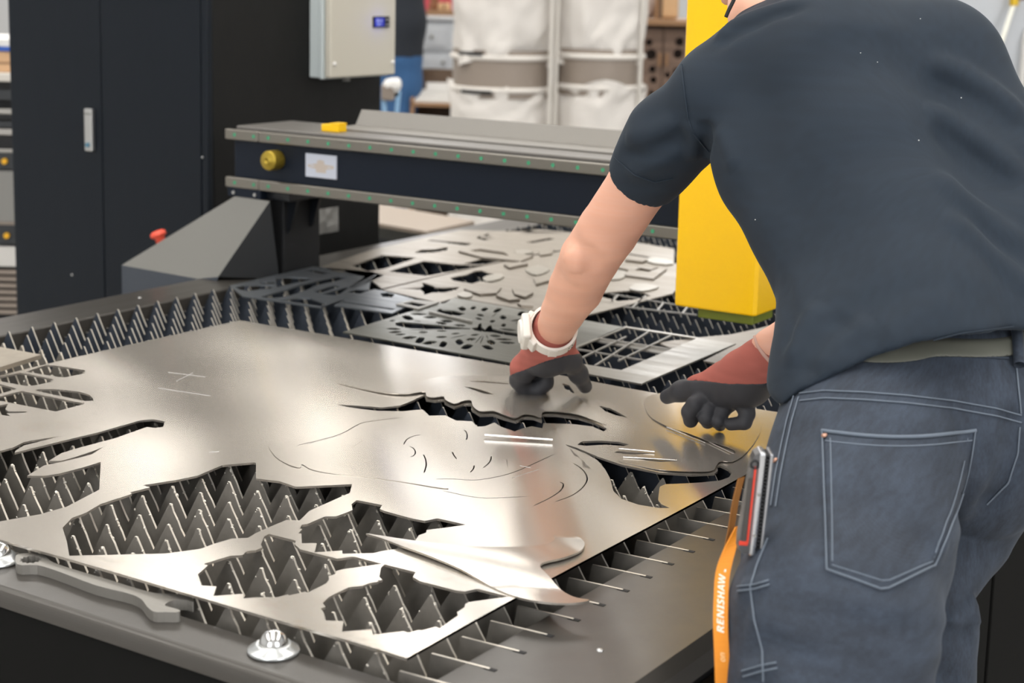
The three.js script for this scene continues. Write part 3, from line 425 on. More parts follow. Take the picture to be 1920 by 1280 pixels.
{ // small cut parts scattered on the pale remnant
  const spots = [[[858, 551], [872, 546], [886, 551], [882, 556], [860, 554]], [[880, 533], [900, 527], [925, 531], [940, 538], [930, 549], [900, 551], [870, 541]], [[930, 553], [945, 548], [960, 553], [975, 560], [955, 562]], [[905, 520], [940, 513], [945, 518], [912, 527]], [[860, 470], [885, 463], [945, 469], [1000, 480], [975, 489], [900, 481]], [[960, 540], [990, 534], [1000, 548], [985, 556], [965, 551]], [[985, 505], [1010, 497], [1030, 505], [1005, 515]], [[970, 568], [985, 565], [1000, 569], [1000, 573], [978, 572]], [[945, 495], [975, 490], [990, 494], [955, 501]], [[1150, 509], [1172, 508], [1171, 519], [1140, 522]], [[1170, 515], [1225, 522], [1250, 503], [1240, 500], [1215, 510], [1180, 505]], [[1175, 480], [1215, 486], [1205, 490], [1172, 486]], [[1215, 483], [1262, 489], [1262, 494], [1212, 489]], [[1160, 495], [1200, 503], [1185, 507], [1155, 500]], [[1205, 495], [1235, 500], [1220, 505], [1195, 501]], [[1190, 532], [1200, 531], [1235, 537], [1205, 545], [1180, 540]], [[1010, 470], [1040, 466], [1035, 475], [1012, 478]], [[1000, 520], [1025, 515], [1030, 525], [1005, 532]], [[965, 470], [990, 468], [1000, 472], [972, 476]], [[1100, 520], [1135, 512], [1140, 518], [1105, 530]]];
  const words = ['flat rounded steel part beside the bird shaped opening', 'broad curved steel part next to the fish shaped opening', 'small hooked steel part in front of the broad curved part', 'slim steel part at the tail of the fish shaped opening', 'pale rectangular steel frame part below the gantry beam', 'lobed steel part behind the white watch', 'diamond shaped steel part beside the bare forearm', 'flat bean shaped steel part next to the tree panel edge', 'slim pale steel bar part behind the broad curved part', 'pale paddle shaped steel part beside the elbow', 'bracket shaped steel part in front of the yellow head', 'slim curved steel part below the star shaped hole', 'long thin steel part next to the yellow head', 'flat wedge shaped steel part between elbow and yellow head', 'small flat steel part leaning on the bracket shaped one', 'wide blade shaped steel part near the dark grid opening', 'small square steel part below the gantry rail', 'short slanted steel part beside the diamond shaped one', 'tiny flat steel part at the end of the rectangular frame part', 'flat pointed steel part behind the forearm'];
  spots.forEach((s, i) => { const y = SHEET_Y + 0.0035 + (i % 3) * 0.001; const holes = i === 4 ? [[[880, 469], [900, 466.5], [945, 473], [955, 479], [920, 478]]] : []; single('cut_part', platePx(i % 3 ? s : smooth(s, 3), holes, y, 0.0035 + (i % 3) * 0.001), i % 3 ? remA : remC, words[i], 'cut part', 'small laser cut parts'); });
}
// ---------------------------------------------------------------- things on the front rail
{ // wrench cut from plate
  const top = RAIL_Y + 0.012;
  const out = smooth([[29, 1043], [33, 1039], [50, 1036.5], [72, 1037], [85, 1042], [95, 1051], [120, 1061], [200, 1085], [262, 1104], [290, 1111], [320, 1112.5], [345, 1115], [361, 1121], [363, 1128], [350, 1125], [330, 1124.5], [316, 1128], [309, 1134], [320, 1138], [338, 1144], [336, 1146.5], [310, 1147], [288, 1146], [276, 1137], [266, 1124], [250, 1115], [180, 1097], [110, 1071], [70, 1059], [32, 1057]], 3);
  const cen = onY(58, 1048.5, top), star = []; for (let i = 0; i < 24; i++) { const a = i / 24 * Math.PI * 2, r = i % 2 ? 0.0105 : 0.0135; star.push(new THREE.Vector2(cen.x + Math.cos(a) * r, -cen.z + Math.sin(a) * r)); }
  const g = plateXZ(toPlane(out, top), [star], top, 0.0118);
  single('wrench', g, new THREE.MeshStandardMaterial({ color: '#85827c', metalness: 0.35, roughness: 0.5, roughnessMap: brushTex }), 'flat grey steel wrench with ring end and open jaw on the front rail', 'wrench');
}
function ballUnit(px, py, label) {
  const o = thing('ball_transfer', label, 'ball unit', 'ball transfer units on the front rail'); const p = onY(px, py, RAIL_Y); o.position.copy(p);
  const lathe = pts => new THREE.LatheGeometry(pts.map(q => new THREE.Vector2(...q)), 40);
  part('flange', lathe([[0, 0], [0.0265, 0], [0.0275, 0.002], [0.0265, 0.0045], [0.0215, 0.006], [0.0195, 0.0095], [0.0172, 0.0105], [0.0155, 0.0095], [0.0145, 0.006], [0, 0.006]]), std('#d3d6d6', 0.28, 0.75), o);
  part('ball', new THREE.SphereGeometry(0.0155, 32, 20).translate(0, 0.0085, 0), M.chrome, o);
}
ballUnit(513, 1222, 'chrome ball transfer unit with pale flange beyond the jaw end of the wrench');
ballUnit(-4, 1052, 'chrome ball transfer unit with pale flange beside the ring end of the wrench');
// ---------------------------------------------------------------- gantry
const GZ = -2.85;
const gantry = thing('gantry', 'dark blue gantry beam with steel guide rails and green plugs spanning the cutting bed', 'gantry');
{
  const X0 = -2.615, X1 = -0.62, yT = CAMY - 0.370, yB = CAMY - 0.480;
  part('beam', boxMM(X0, X1, yB - 0.012, yT + 0.004, GZ - 0.20, GZ, 0.004), M.beamPaint, gantry);
  for (const [y, n] of [[yT, 'guide_rail'], [yB, 'guide_rail']]) {
    for (const [a, b] of [[X0 - 0.016, -2.5305], [-2.5295, X1]]) {
      const m = part(n, boxMM(a, b, y - 0.017, y + 0.007, GZ, GZ + 0.014, 0.003), M.railSteel, gantry);
      for (let x = a + 0.03; x < b; x += 0.058) { const d = part('rail_plug', cyl(0.0042, 0.0042, 0.0012, 14).rotateX(Math.PI / 2).translate(x, y - 0.005, GZ + 0.0142), M.green, m); }
    }
  }
  part('top_cover', boxMM(X0, X1, yT + 0.004, yT + 0.014, GZ - 0.20, GZ - 0.006, 0.004), M.topGrey, gantry);
  // angled cable tray behind the beam
  const p0 = onZ(622, 222, GZ - 0.13), s = new THREE.Shape([[0, 0], [0.09, 0.002], [0.112, 0.038], [0.108, 0.040], [0.086, 0.006], [0, 0.004]].map(p => new THREE.Vector2(p[0], p[1])));
  const g = new THREE.ExtrudeGeometry(s, { depth: X1 - (-2.40), bevelEnabled: false }); g.rotateY(Math.PI / 2); g.translate(-2.40, yT + 0.014, GZ - 0.09);
  part('cable_tray', g, M.trayGrey, gantry);
  part('stop_block', strip([boxMM(-2.395, -2.345, yT + 0.014, yT + 0.030, GZ - 0.075, GZ - 0.045, 0.002), boxMM(-2.368, -2.345, yT + 0.030, yT + 0.034, GZ - 0.075, GZ - 0.045)]), M.yellow, gantry, 'yellow end stop block');
  const k = onZ(505, 301, GZ + 0.03);
  part('knob', new THREE.LatheGeometry([[0, -0.03], [0.021, -0.03], [0.0225, -0.026], [0.0225, 0.002], [0.0205, 0.006], [0.009, 0.007], [0.009, 0.010], [0.005, 0.010], [0.005, 0.006], [0, 0.006]].map(p => new THREE.Vector2(...p)), 28).rotateX(Math.PI / 2).translate(k.x, k.y, k.z), M.brass, gantry, 'round brass bumper');
  // plate with a worn brown drawing on pale ground
  const a = onZ(568, 287, GZ), b = onZ(639, 336, GZ), cv = document.createElement('canvas'); cv.width = 288; cv.height = 192; const c = cv.getContext('2d');
  c.fillStyle = '#c3c8d4'; c.fillRect(0, 0, 288, 192); c.fillStyle = '#bfb3a8';
  const blob = q => { c.beginPath(); q.forEach((p, i) => i ? c.lineTo(...p) : c.moveTo(...p)); c.closePath(); c.fill(); };
  blob([[105, 55], [140, 44], [172, 52], [178, 78], [150, 84], [112, 78]]); blob([[20, 92], [60, 88], [100, 76], [190, 80], [262, 84], [266, 108], [210, 118], [192, 120], [192, 150], [98, 150], [96, 122], [60, 118], [22, 108]]);
  c.fillStyle = '#c3c8d4'; c.fillRect(44, 96, 40, 8); c.fillRect(206, 98, 30, 7);
  const ct = new THREE.CanvasTexture(cv); ct.colorSpace = THREE.SRGBColorSpace;
  const w = 0.088, h = 0.052; part('name_plate', setUV(box(w, h, 0.003, (a.x + b.x) / 2, (a.y + b.y) / 2, GZ + 0.0015), (x, y) => [(x - (a.x + b.x) / 2) / w + 0.5, (y - (a.y + b.y) / 2) / h + 0.5]), std('#ffffff', 0.4, 0, { map: ct }), gantry, 'pale printed plate');
  // carriage on the left rail
  part('carriage_plate', boxMM(-2.60, -2.46, yB - 0.040, yB - 0.013, GZ - 0.16, GZ - 0.012, 0.003), M.blackPaint, gantry);
  part('bracket', boxMM(-2.625, -2.525, yB - 0.038, yB - 0.014, GZ - 0.012, GZ + 0.012, 0.002), M.beamPaint, gantry);
  for (const x of [-2.605, -2.54]) part('bolt', cyl(0.004, 0.004, 0.005, 10).rotateX(Math.PI / 2).translate(x, yB - 0.028, GZ + 0.013), M.zinc, gantry);
  part('carriage_body', boxMM(-2.60, -2.50, RAIL_Y, yB - 0.04, GZ - 0.17, GZ - 0.04, 0.004), M.rubber, gantry);
  part('gusset', new THREE.ExtrudeGeometry(new THREE.Shape([[0, 0], [0.03, 0], [0.008, -0.075], [0, -0.078]].map(p => new THREE.Vector2(...p))), { depth: 0.008, bevelEnabled: false }).translate(-2.50, yB - 0.041, GZ - 0.06), M.blackPaint, gantry);
  part('gusset', new THREE.ExtrudeGeometry(new THREE.Shape([[0, 0], [0.03, 0], [0.008, -0.07], [0, -0.072]].map(p => new THREE.Vector2(...p))), { depth: 0.008, bevelEnabled: false }).translate(-2.50, yB - 0.041, GZ - 0.14), M.blackPaint, gantry);
  part('carriage_body', boxMM(-0.90, -0.64, RAIL_Y, yB - 0.012, GZ - 0.17, GZ - 0.03, 0.004), M.rubber, gantry);
  // grey fairing that slopes down beside the left rail
  const A = onY(228, 497, RAIL_Y + 0.002), T0 = onZ(440, 368, GZ + 0.012), T1 = onZ(506, 377, GZ + 0.012), pn = new THREE.Plane().setFromCoplanarPoints(A, T0, T1), cut = (x, y) => { const d = ray(x, y), k = -pn.distanceToPoint(CAMPOS) / pn.normal.dot(d); return d.multiplyScalar(k).add(CAMPOS); }, B2 = cut(409, 519);
  const pos = [], quad = (p, q, r, s) => { for (const v of [p, q, r, p, r, s]) pos.push(v.x, v.y, v.z); };
  const Ad = A.clone().setY(0.55), Bd = B2.clone().setY(RAIL_Y), Bl = cut(370, 522.5), Bld = Bl.clone().setY(0.55);
  const back = GZ - 0.02, Tb0 = V3(T0.x, 0.55, back), Tb1 = V3(T1.x, RAIL_Y, back), Ab = V3(A.x, 0.55, back), Ab2 = V3(A.x, A.y, back);
  const slope = new THREE.BufferGeometry();
  const tri = (p, q, r) => { for (const v of [p, q, r]) pos.push(v.x, v.y, v.z); };
  quad(A, Bl, T1, T0); tri(Bl, B2, T1);
  slope.setAttribute('position', new THREE.Float32BufferAttribute(pos.splice(0), 3)); slope.computeVertexNormals();
  part('fairing_slope', slope, M.greyPaint, gantry, 'sloping mid grey cover plate');
  quad(Ad, Bld, Bl, A); quad(Ab, Ad, A, Ab2); tri(A, T0, Ab2); quad(T0, Tb0, Ab, Ab2); tri(Bl, B2, Bld);
  const side = new THREE.BufferGeometry(); side.setAttribute('position', new THREE.Float32BufferAttribute(pos.splice(0), 3)); side.computeVertexNormals();
  part('fairing_body', side, std('#3d434c', 0.5, 0, { side: THREE.DoubleSide }), gantry);
  quad(B2, V3(B2.x, RAIL_Y, back), V3(T1.x, RAIL_Y, back), T1); const inner = new THREE.BufferGeometry(); inner.setAttribute('position', new THREE.Float32BufferAttribute(pos.splice(0), 3)); inner.computeVertexNormals();
  part('fairing_side', inner, std('#26282a', 0.6, 0, { side: THREE.DoubleSide }), gantry);
  const bp = onZ(301, 450, -2.80); const btn = part('stop_button', new THREE.LatheGeometry([[0, 0.018], [0.012, 0.0175], [0.0185, 0.014], [0.0195, 0.010], [0.0185, 0.007], [0.012, 0.005], [0.0115, -0.012], [0, -0.012]].map(p => new THREE.Vector2(p[0] * 1.0, p[1] * 1.35)), 28), M.red, gantry, 'red mushroom emergency stop button');
  btn.position.copy(bp); btn.rotation.set(0.15, 0, 0.35);
  // yellow cutting head cover
  const head = thing('laser_head', 'tall bright yellow cutting head cover hanging over the bed beside the worker', 'cutting head');
  const HZ = -2.70, L = onZ(1263, 560, HZ), R = onZ(1415, 589, HZ), yb = R.y;
  const sh = new THREE.Shape([[L.x, -0.15], [L.x, -0.012], [L.x + 0.007, 0], [L.x + 0.02, 0.001], [R.x - 0.004, 0.001], [R.x, -0.004], [R.x, -0.15]].map(p => new THREE.Vector2(p[0], p[1])));
  const hg = new THREE.ExtrudeGeometry(sh, { depth: 1.0, bevelEnabled: true, bevelThickness: 0.004, bevelSize: 0.003, bevelSegments: 2 }); hg.rotateX(Math.PI / 2); hg.scale(1, -1, 1); 
  { const p = hg.attributes.position; for (let i = 0; i < p.count; i++) { const y = p.getY(i); p.setY(i, y + yb); } }
  const idx = hg.index; // keep faces outward after the mirror
  const h2 = hg.index ? hg.toNonIndexed() : hg; { const p = h2.attributes.position; for (let i = 0; i < p.count; i += 3) { const a1 = [p.getX(i), p.getY(i), p.getZ(i)], b1 = [p.getX(i + 1), p.getY(i + 1), p.getZ(i + 1)]; p.setXYZ(i, ...b1); p.setXYZ(i + 1, ...a1); } h2.computeVertexNormals(); }
  h2.translate(0, 0, HZ);
  // left bottom corner is cut off at an angle
  { const p = h2.attributes.position; for (let i = 0; i < p.count; i++) if (p.getX(i) < L.x + 0.004 && p.getY(i) < yb + 0.01) p.setY(i, p.getY(i) + 0.018); h2.computeVertexNormals(); }
  part('cover', h2, M.yellow, head);
  const n0 = onZ(1308, 580, HZ - 0.012), n1 = onZ(1411, 610, HZ - 0.012);
  part('brush_skirt', boxMM(n0.x, n1.x, n1.y, yb, HZ - 0.10, HZ - 0.012, 0.003), M.olive, head, 'olive green skirt');
  part('carrier', boxMM(L.x + 0.01, R.x - 0.01, yb + 0.05, yb + 0.5, GZ + 0.014, HZ - 0.14), M.blackPaint, head);
}
// ---------------------------------------------------------------- black cabinet and what hangs on it
const CABX = -2.80, CABZ = onX(389.5, 300, CABX).z, CABB = onX(713, 300, CABX).z, CABL = onZ(22, 300, CABZ).x, CABTOP = 1.50;
{
  const o = thing('control_cabinet', 'tall black double door control cabinet behind the left rail', 'cabinet');
  part('body', boxMM(CABL, CABX, 0.02, CABTOP, CABB, CABZ - 0.02, 0.004), M.sidePaint, o);
  const mid = onZ(192, 300, CABZ).x, e = onZ(377, 300, CABZ).x;
  const dr = part('door', boxMM(mid + 0.0015, e - 0.001, 0.06, CABTOP - 0.01, CABZ - 0.02, CABZ, 0.003), M.bluePaint, o);
  const dl = part('door', boxMM(CABL + 0.002, mid - 0.0015, 0.06, CABTOP - 0.01, CABZ - 0.02, CABZ, 0.003), M.bluePaint, o);
  part('corner_post', boxMM(e + 0.001, CABX, 0.03, CABTOP, CABZ - 0.02, CABZ - 0.001, 0.003), M.bluePaint, o);
  const a = onZ(160, 203, CABZ + 0.006), b = onZ(176, 284, CABZ + 0.006), cx = (a.x + b.x) / 2, cy = (a.y + b.y) / 2;
  const hd = part('handle', box(b.x - a.x, a.y - b.y, 0.012, cx, cy, CABZ + 0.006, 0.003), M.zinc, dl, 'silver swing handle');
  part('lock', cyl(0.006, 0.006, 0.006, 16).rotateX(Math.PI / 2).translate(cx - 0.001, b.y + 0.016, CABZ + 0.013), std('#5f8aa0', 0.3, 0.5), hd);
  part('handle_latch', box((b.x - a.x) * 0.9, 0.004, 0.013, cx, a.y - 0.013, CABZ + 0.006), M.grey, hd);
  for (const [x, y] of [[380, 295], [135, 515]]) { const p = onZ(x, y, CABZ); part('screw', new THREE.SphereGeometry(0.003, 10, 6).translate(p.x, p.y, CABZ), M.zinc, o); }
}
{
  const X = -2.725, p0 = onX(620, 146, X), p1 = onX(741, 137, X), zf = p0.z, zb = p1.z, yb = p0.y - 0.001;
  const o = thing('electric_box', 'cream wall box with a small blue lit display fixed to the cabinet side', 'control box');
  part('housing', boxMM(CABX, X - 0.022, yb - 0.002, 1.52, zb + 0.004, zf - 0.004, 0.004), M.paleBlue, o);
  part('rim', boxMM(X - 0.036, X - 0.022, yb - 0.004, 1.525, zb, zf + 0.004, 0.003), M.paleBlue, o);
  const d = part('door', boxMM(X - 0.020, X, yb, 1.52, zb, zf, 0.004), M.cream, o);
  const q0 = onX(699, 31, X), q1 = onX(728, 51, X), cy = (q0.y + q1.y) / 2, cz = (q0.z + q1.z) / 2, w = q0.z - q1.z, h = q0.y - q1.y;
  part('display_bezel', box(0.006, h, w, X + 0.002, cy, cz, 0.001), M.rubber, o);
  const cv = document.createElement('canvas'); cv.width = 96; cv.height = 72; const c = cv.getContext('2d'); c.fillStyle = '#1a2fd0'; c.fillRect(0, 0, 96, 72); c.fillStyle = '#dfe6ff'; c.font = 'bold 34px sans-serif'; c.fillText('28.4', 8, 36); c.font = 'bold 26px sans-serif'; c.fillText('30.1', 20, 64);
  const tx = new THREE.CanvasTexture(cv); tx.colorSpace = THREE.SRGBColorSpace;
  const sz = cz + w * 0.17, sw = w * 0.58;
  part('screen', setUV(box(0.002, h * 0.8, sw, X + 0.0055, cy, sz), (x, y, z) => [(sz - z) / sw + 0.5, (y - cy) / (h * 0.8) + 0.5]), new THREE.MeshStandardMaterial({ color: '#000000', roughness: 0.4, emissive: '#ffffff', emissiveMap: tx, emissiveIntensity: 0.9 }), o, 'blue lit screen with white digits');
  const pl = new THREE.PointLight('#5a6cff', 0.004, 1); pl.position.set(X + 0.015, cy, sz); pl.castShadow = true; o.add(pl);
  for (const dy of [-0.25, 0.2]) part('button', box(0.002, h * 0.16, w * 0.2, X + 0.0055, cy + dy * h, cz - w * 0.33), M.grey, o);
  for (const [x, y] of [[627, 120], [736, 117]]) { const p = onX(x, y, X); part('screw_cap', new THREE.SphereGeometry(0.006, 12, 8).translate(X, p.y, p.z), M.white, o); }
  const hg = onX(663, 145, X - 0.02); part('cable_gland', cyl(0.010, 0.010, 0.012, 14).translate(X - 0.045, yb - 0.008, hg.z), M.grey, o);
  part('hinge', cyl(0.004, 0.004, 0.03, 10).translate(X - 0.011, 1.475, zf + 0.004), M.rubber, o);
}
{ // crumpled foil plate
  const a = onX(596, 393, CABX + 0.004), b = onX(635, 433, CABX + 0.004);
  const g = new THREE.PlaneGeometry(a.z - b.z, a.y - b.y, 12, 12); const p = g.attributes.position; for (let i = 0; i < p.count; i++) p.setZ(i, 0.004 * fbm(p.getX(i) * 60 + 9, p.getY(i) * 60, 8)); g.computeVertexNormals(); g.rotateY(Math.PI / 2);
  const o = single('foil_label', g, std('#b5b4b0', 0.35, 0.8, { side: THREE.DoubleSide }), 'creased silver foil rating label stuck low on the cabinet side', 'label'); o.position.set(CABX + 0.001, (a.y + b.y) / 2, (a.z + b.z) / 2);
}
// ---------------------------------------------------------------- workshop behind the machine
// a group standing on the floor at pixel column px and the given depth, its x axis across the view
function stand(name, label, cat, px, depth, group) {
  const o = thing(name, label, cat, group), p = atD(px, 300, depth); o.position.set(p.x, 0, p.z); o.rotation.y = YAW;
  o.userData.k = depth / FPX; o.X = x => (x - px) * depth / FPX; o.Y = y => atD(px, y, depth).y; delete o.userData.k; return o;
}
const woodTex = dataTex(256, 256, (u, v) => { const n = vnoise(u * 4, v * 40, 61, 4, 40) * 0.6 + vnoise(u * 8, v * 120, 62, 8, 120) * 0.4; const g = 0.8 + 0.2 * n; return [g, g * 0.99, g * 0.97]; });
M.wood.map = woodTex; M.darkWood.map = woodTex;
{ // twin bag dust collector
  const o = stand('dust_collector', 'twin barrel dust collector with white cloth bags above and below grey steel drums', 'dust collector', 1020, 8);
  const bagMat = std('#ddd8d2', 0.9, 0, { side: THREE.DoubleSide });
  const bag = (cx, r, y0, y1, seed, sag, parent) => {
    const n = 72, m = 40, pos = [], ix = [];
    for (let j = 0; j <= m; j++) for (let i = 0; i <= n; i++) {
      const a = i / n * Math.PI * 2, v = j / m, y = y0 + (y1 - y0) * v, e = sag ? Math.exp(-v * 5) : Math.exp(-(1 - v) * 9);
      let rr = r * (1 + 0.10 * (sag ? Math.sin(Math.min(1, v * 2.2) * Math.PI * 0.5) : 0.3) - 0.03 * e);
      const c = Math.cos(a) * 3, s = Math.sin(a) * 3;
      rr += e * 0.05 * (fbm(c + seed, s + v * 14, seed, 3) - 0.5) * 2 + 0.035 * (fbm(c * 0.7 + seed, s * 0.7 + v * 3, seed + 5, 3) - 0.5);
      pos.push(Math.cos(a) * rr + cx, y + e * 0.03 * Math.sin(a * 3 + seed), Math.sin(a) * rr);
    }
    for (let j = 0; j < m; j++) for (let i = 0; i < n; i++) { const q = j * (n + 1) + i; ix.push(q, q + n + 1, q + 1, q + 1, q + n + 1, q + n + 2); }
    const g = new THREE.BufferGeometry(); g.setAttribute('position', new THREE.Float32BufferAttribute(pos, 3)); g.setIndex(ix); g.computeVertexNormals();
    return g;
  };
  for (const [c, w, k] of [[938, 92, 0], [1118, 80, 1]]) {
    const cx = o.X(c), r = w * 8 / FPX, yT = o.Y(k ? 97 : 103), yM = o.Y(k ? 160 : 168);
    part('drum', new THREE.CylinderGeometry(r, r, yT - yM + 0.06, 48, 1, true).translate(cx, (yT + yM) / 2, 0), std('#968a7f', 0.5, 0.15, { side: THREE.DoubleSide }), o);
    part('upper_bag', bag(cx, r, yT - 0.02, yT + 1.1, 3 + k * 7, true), bagMat, o, 'sagging white cloth bag');
    part('lower_bag', bag(cx, r, yM - 0.75, yM + 0.02, 11 + k * 5, false), bagMat, o, 'white cloth collecting bag');
    for (const [y, dz] of [[yT - 0.005, 0], [yM + 0.01, 0]]) part('clamp_band', new THREE.TorusGeometry(r * 1.012, 0.013, 8, 48).rotateX(Math.PI / 2).translate(cx, y, 0), std('#e2ddd6', 0.7), o);
    if (!k) for (const [y, a0, a1] of [[yT + 0.012, 1.95, 2.5], [yM + 0.0, 1.75, 2.4]]) part('buckle', new THREE.TorusGeometry(r * 1.05, 0.010, 6, 24, a1 - a0).rotateX(Math.PI / 2).rotateY(-a0).translate(cx, y, 0), M.rubber, o);
    part('bag_cap', cyl(r * 0.9, r * 1.05, 0.05, 40).translate(cx, yT + 1.12, 0), bagMat, o);
  }
  for (const [x, dz] of [[1026, 0.2], [1036, 0.17], [1190, 0.14]]) part('post', cyl(0.011, 0.011, 2.4, 12).translate(o.X(x), 1.2, dz), std('#cfcac2', 0.5), o);
  part('base', box(1.05, 0.12, 0.6, 0, 0.06, 0, 0.01), M.grey, o);
}
{ // cabinet with round cut-outs
  const o = stand('cutout_cabinet', 'brown wooden cupboard with round holes in its doors beside the dust collector', 'cupboard', 1232, 9);
  const x0 = o.X(1194), x1 = o.X(1300), yT = o.Y(46), W = x1 - x0;
  part('top', box(W + 0.04, 0.03, 0.5, (x0 + x1) / 2, yT + 0.015, -0.2, 0.004), M.wood, o);
  part('body', box(W, yT, 0.4, (x0 + x1) / 2, yT / 2, -0.25), std('#3a2f2a', 0.8), o);
  const r = mulberry(5);
  for (const [a, b] of [[x0, o.X(1234)], [o.X(1236), x1]]) {
    const s = new THREE.Shape([[a, 0.3], [b, 0.3], [b, yT - 0.02], [a, yT - 0.02]].map(p => new THREE.Vector2(...p))), holes = [];
    for (let i = 0; i < 240 && holes.length < 26; i++) { const R = 0.014 + r() * 0.022, x = a + R + 0.01 + r() * (b - a - 2 * R - 0.02), y = 0.34 + r() * (yT - 0.42); if (holes.every(h => Math.hypot(h[0] - x, h[1] - y) > h[2] + R + 0.012) && Math.abs(x - o.X(1235)) > R + 0.012) holes.push([x, y, R]); }
    for (const [x, y, R] of holes) { const p = new THREE.Path(); p.absarc(x, y, R, 0, Math.PI * 2); s.holes.push(p); }
    const d = part('door', new THREE.ExtrudeGeometry(s, { depth: 0.02, bevelEnabled: false, curveSegments: 14 }).translate(0, 0, -0.03), std('#8c7568', 0.6, 0, { map: woodTex }), o);
    const hx = a === x0 ? o.X(1227) : o.X(1236) + 0.012; part('handle', boxMM(hx, hx + 0.014, o.Y(122), o.Y(98), -0.01, 0.012, 0.003), M.wood, d);
  }
  const w1 = thing('wood_block', 'upright wooden block on top of the perforated cupboard', 'block'); w1.position.copy(o.position); w1.rotation.y = YAW;
  part('block', box(0.035, 0.32, 0.12, o.X(1229), yT + 0.19, -0.2, 0.003), M.darkWood, w1); part('face', box(0.02, 0.32, 0.12, o.X(1224.5), yT + 0.19, -0.195, 0.003), M.wood, w1);
  const s1 = thing('paper_sack', 'tan paper sack on top of the perforated cupboard', 'sack'); s1.position.copy(o.position); s1.rotation.y = YAW; part('sack', box(0.09, 0.3, 0.14, o.X(1250), yT + 0.18, -0.2, 0.02), M.kraft, s1); part('fold', box(0.08, 0.03, 0.04, o.X(1250), yT + 0.345, -0.2, 0.01), M.kraft, s1);
  const s2 = thing('cloth_bundle', 'grey pink cloth bundle at the end of the perforated cupboard', 'bundle'); s2.position.copy(o.position); s2.rotation.y = YAW; part('bundle', new THREE.IcosahedronGeometry(0.09, 4).scale(0.8, 1.6, 0.8).translate(o.X(1209), yT + 0.17, -0.2), std('#b7a59c', 0.9), s2); part('tie', new THREE.TorusGeometry(0.066, 0.008, 6, 24).rotateX(Math.PI / 2).translate(o.X(1209), yT + 0.21, -0.2), M.taupe, s2);
}
{ // white chest, wooden shelf, things on them
  const o = stand('white_chest', 'white chest with two panelled drawer fronts behind the standing person', 'chest', 820, 10.2);
  const x0 = o.X(770), x1 = o.X(870), yT = o.Y(36), yB = o.Y(135), wht = std('#c7cbd0', 0.5);
  part('body', boxMM(x0, x1, 0, yT, -0.5, 0), wht, o);
  for (const [a, b] of [[92, 42], [134, 98]]) { const d = part('drawer', boxMM(x0 + 0.03, x1 - 0.01, o.Y(a), o.Y(b), 0, 0.018, 0.004), wht, o); part('panel', boxMM(x0 + 0.09, x1 - 0.12, o.Y(a - 8), o.Y(b + 8), 0.018, 0.026, 0.003), wht, d); part('knob', new THREE.SphereGeometry(0.012, 12, 8).translate(o.X(a === 92 ? 806 : 828), o.Y(a === 92 ? 67 : 114), 0.035), M.grey, d); }
  part('top', boxMM(x0 - 0.02, x1 + 0.02, yT, yT + 0.025, -0.52, 0.03, 0.006), std('#d9dbde', 0.4), o);
  const mk = (n, l, c) => { const q = thing(n, l, c); q.position.copy(o.position); q.rotation.y = YAW; return q; };
  const t1 = mk('wooden_tray', 'tan wooden tray on the white chest', 'tray'); part('base', boxMM(o.X(796), o.X(850), yT + 0.025, yT + 0.04, -0.3, 0, 0.004), M.wood, t1); part('rim', boxMM(o.X(796), o.X(850), yT + 0.04, yT + 0.06, -0.01, 0, 0.002), M.wood, t1);
  const t2 = mk('red_box', 'red cardboard box at the back of the white chest', 'box'); part('body', boxMM(o.X(782), o.X(838), yT + 0.026, yT + 0.26, -0.48, -0.32, 0.006), std('#c04a55', 0.6), t2); part('flap', boxMM(o.X(782), o.X(838), yT + 0.26, yT + 0.266, -0.48, -0.30), std('#c04a55', 0.6), t2);
  const t3 = mk('clay_pot', 'small brown pot on the wooden tray', 'pot'); part('pot', new THREE.LatheGeometry([[0, 0], [0.025, 0], [0.035, 0.03], [0.03, 0.06], [0.022, 0.07], [0.026, 0.085]].map(p => new THREE.Vector2(...p)), 20).translate(o.X(808), yT + 0.04, -0.12), std('#8a5a3c', 0.6), t3); part('rim', new THREE.TorusGeometry(0.026, 0.004, 6, 20).rotateX(Math.PI / 2).translate(o.X(808), yT + 0.125, -0.12), std('#8a5a3c', 0.6), t3);
  const t4 = mk('parcel', 'small pale parcel on the wooden tray beside the pot', 'parcel'); part('parcel', boxMM(o.X(816), o.X(838), yT + 0.041, yT + 0.10, -0.16, -0.04, 0.012), M.kraft, t4); part('tape', boxMM(o.X(825), o.X(829), yT + 0.041, yT + 0.1015, -0.161, -0.039), M.wood, t4);
  const s = stand('wooden_shelf', 'brown wooden shelf unit with a slanted side in front of the white chest', 'shelf', 815, 9.4);
  const a0 = s.X(768), a1 = s.X(862), y1 = s.Y(134), y2 = s.Y(192), y3 = s.Y(260);
  const side = new THREE.Shape([[0, 0], [0.34, 0], [0.34, y2 + 0.02], [0.06, y1], [0, y1]].map(p => new THREE.Vector2(...p)));
  for (const x of [a0, a1 - 0.02]) part('side', new THREE.ExtrudeGeometry(side, { depth: 0.02, bevelEnabled: false }).rotateY(-Math.PI / 2).translate(x + 0.02, 0, -0.34), M.wood, s);
  part('back', boxMM(a0, a1, 0.05, y1, -0.36, -0.34), M.darkWood, s); part('shelf_board', boxMM(a0, a1, y2 - 0.02, y2, -0.34, 0, 0.002), M.wood, s); part('shelf_board', boxMM(a0, a1, y3 - 0.02, y3, -0.34, 0, 0.002), M.wood, s);
  const mk2 = (n, l, c) => { const q = thing(n, l, c); q.position.copy(s.position); q.rotation.y = YAW; return q; };
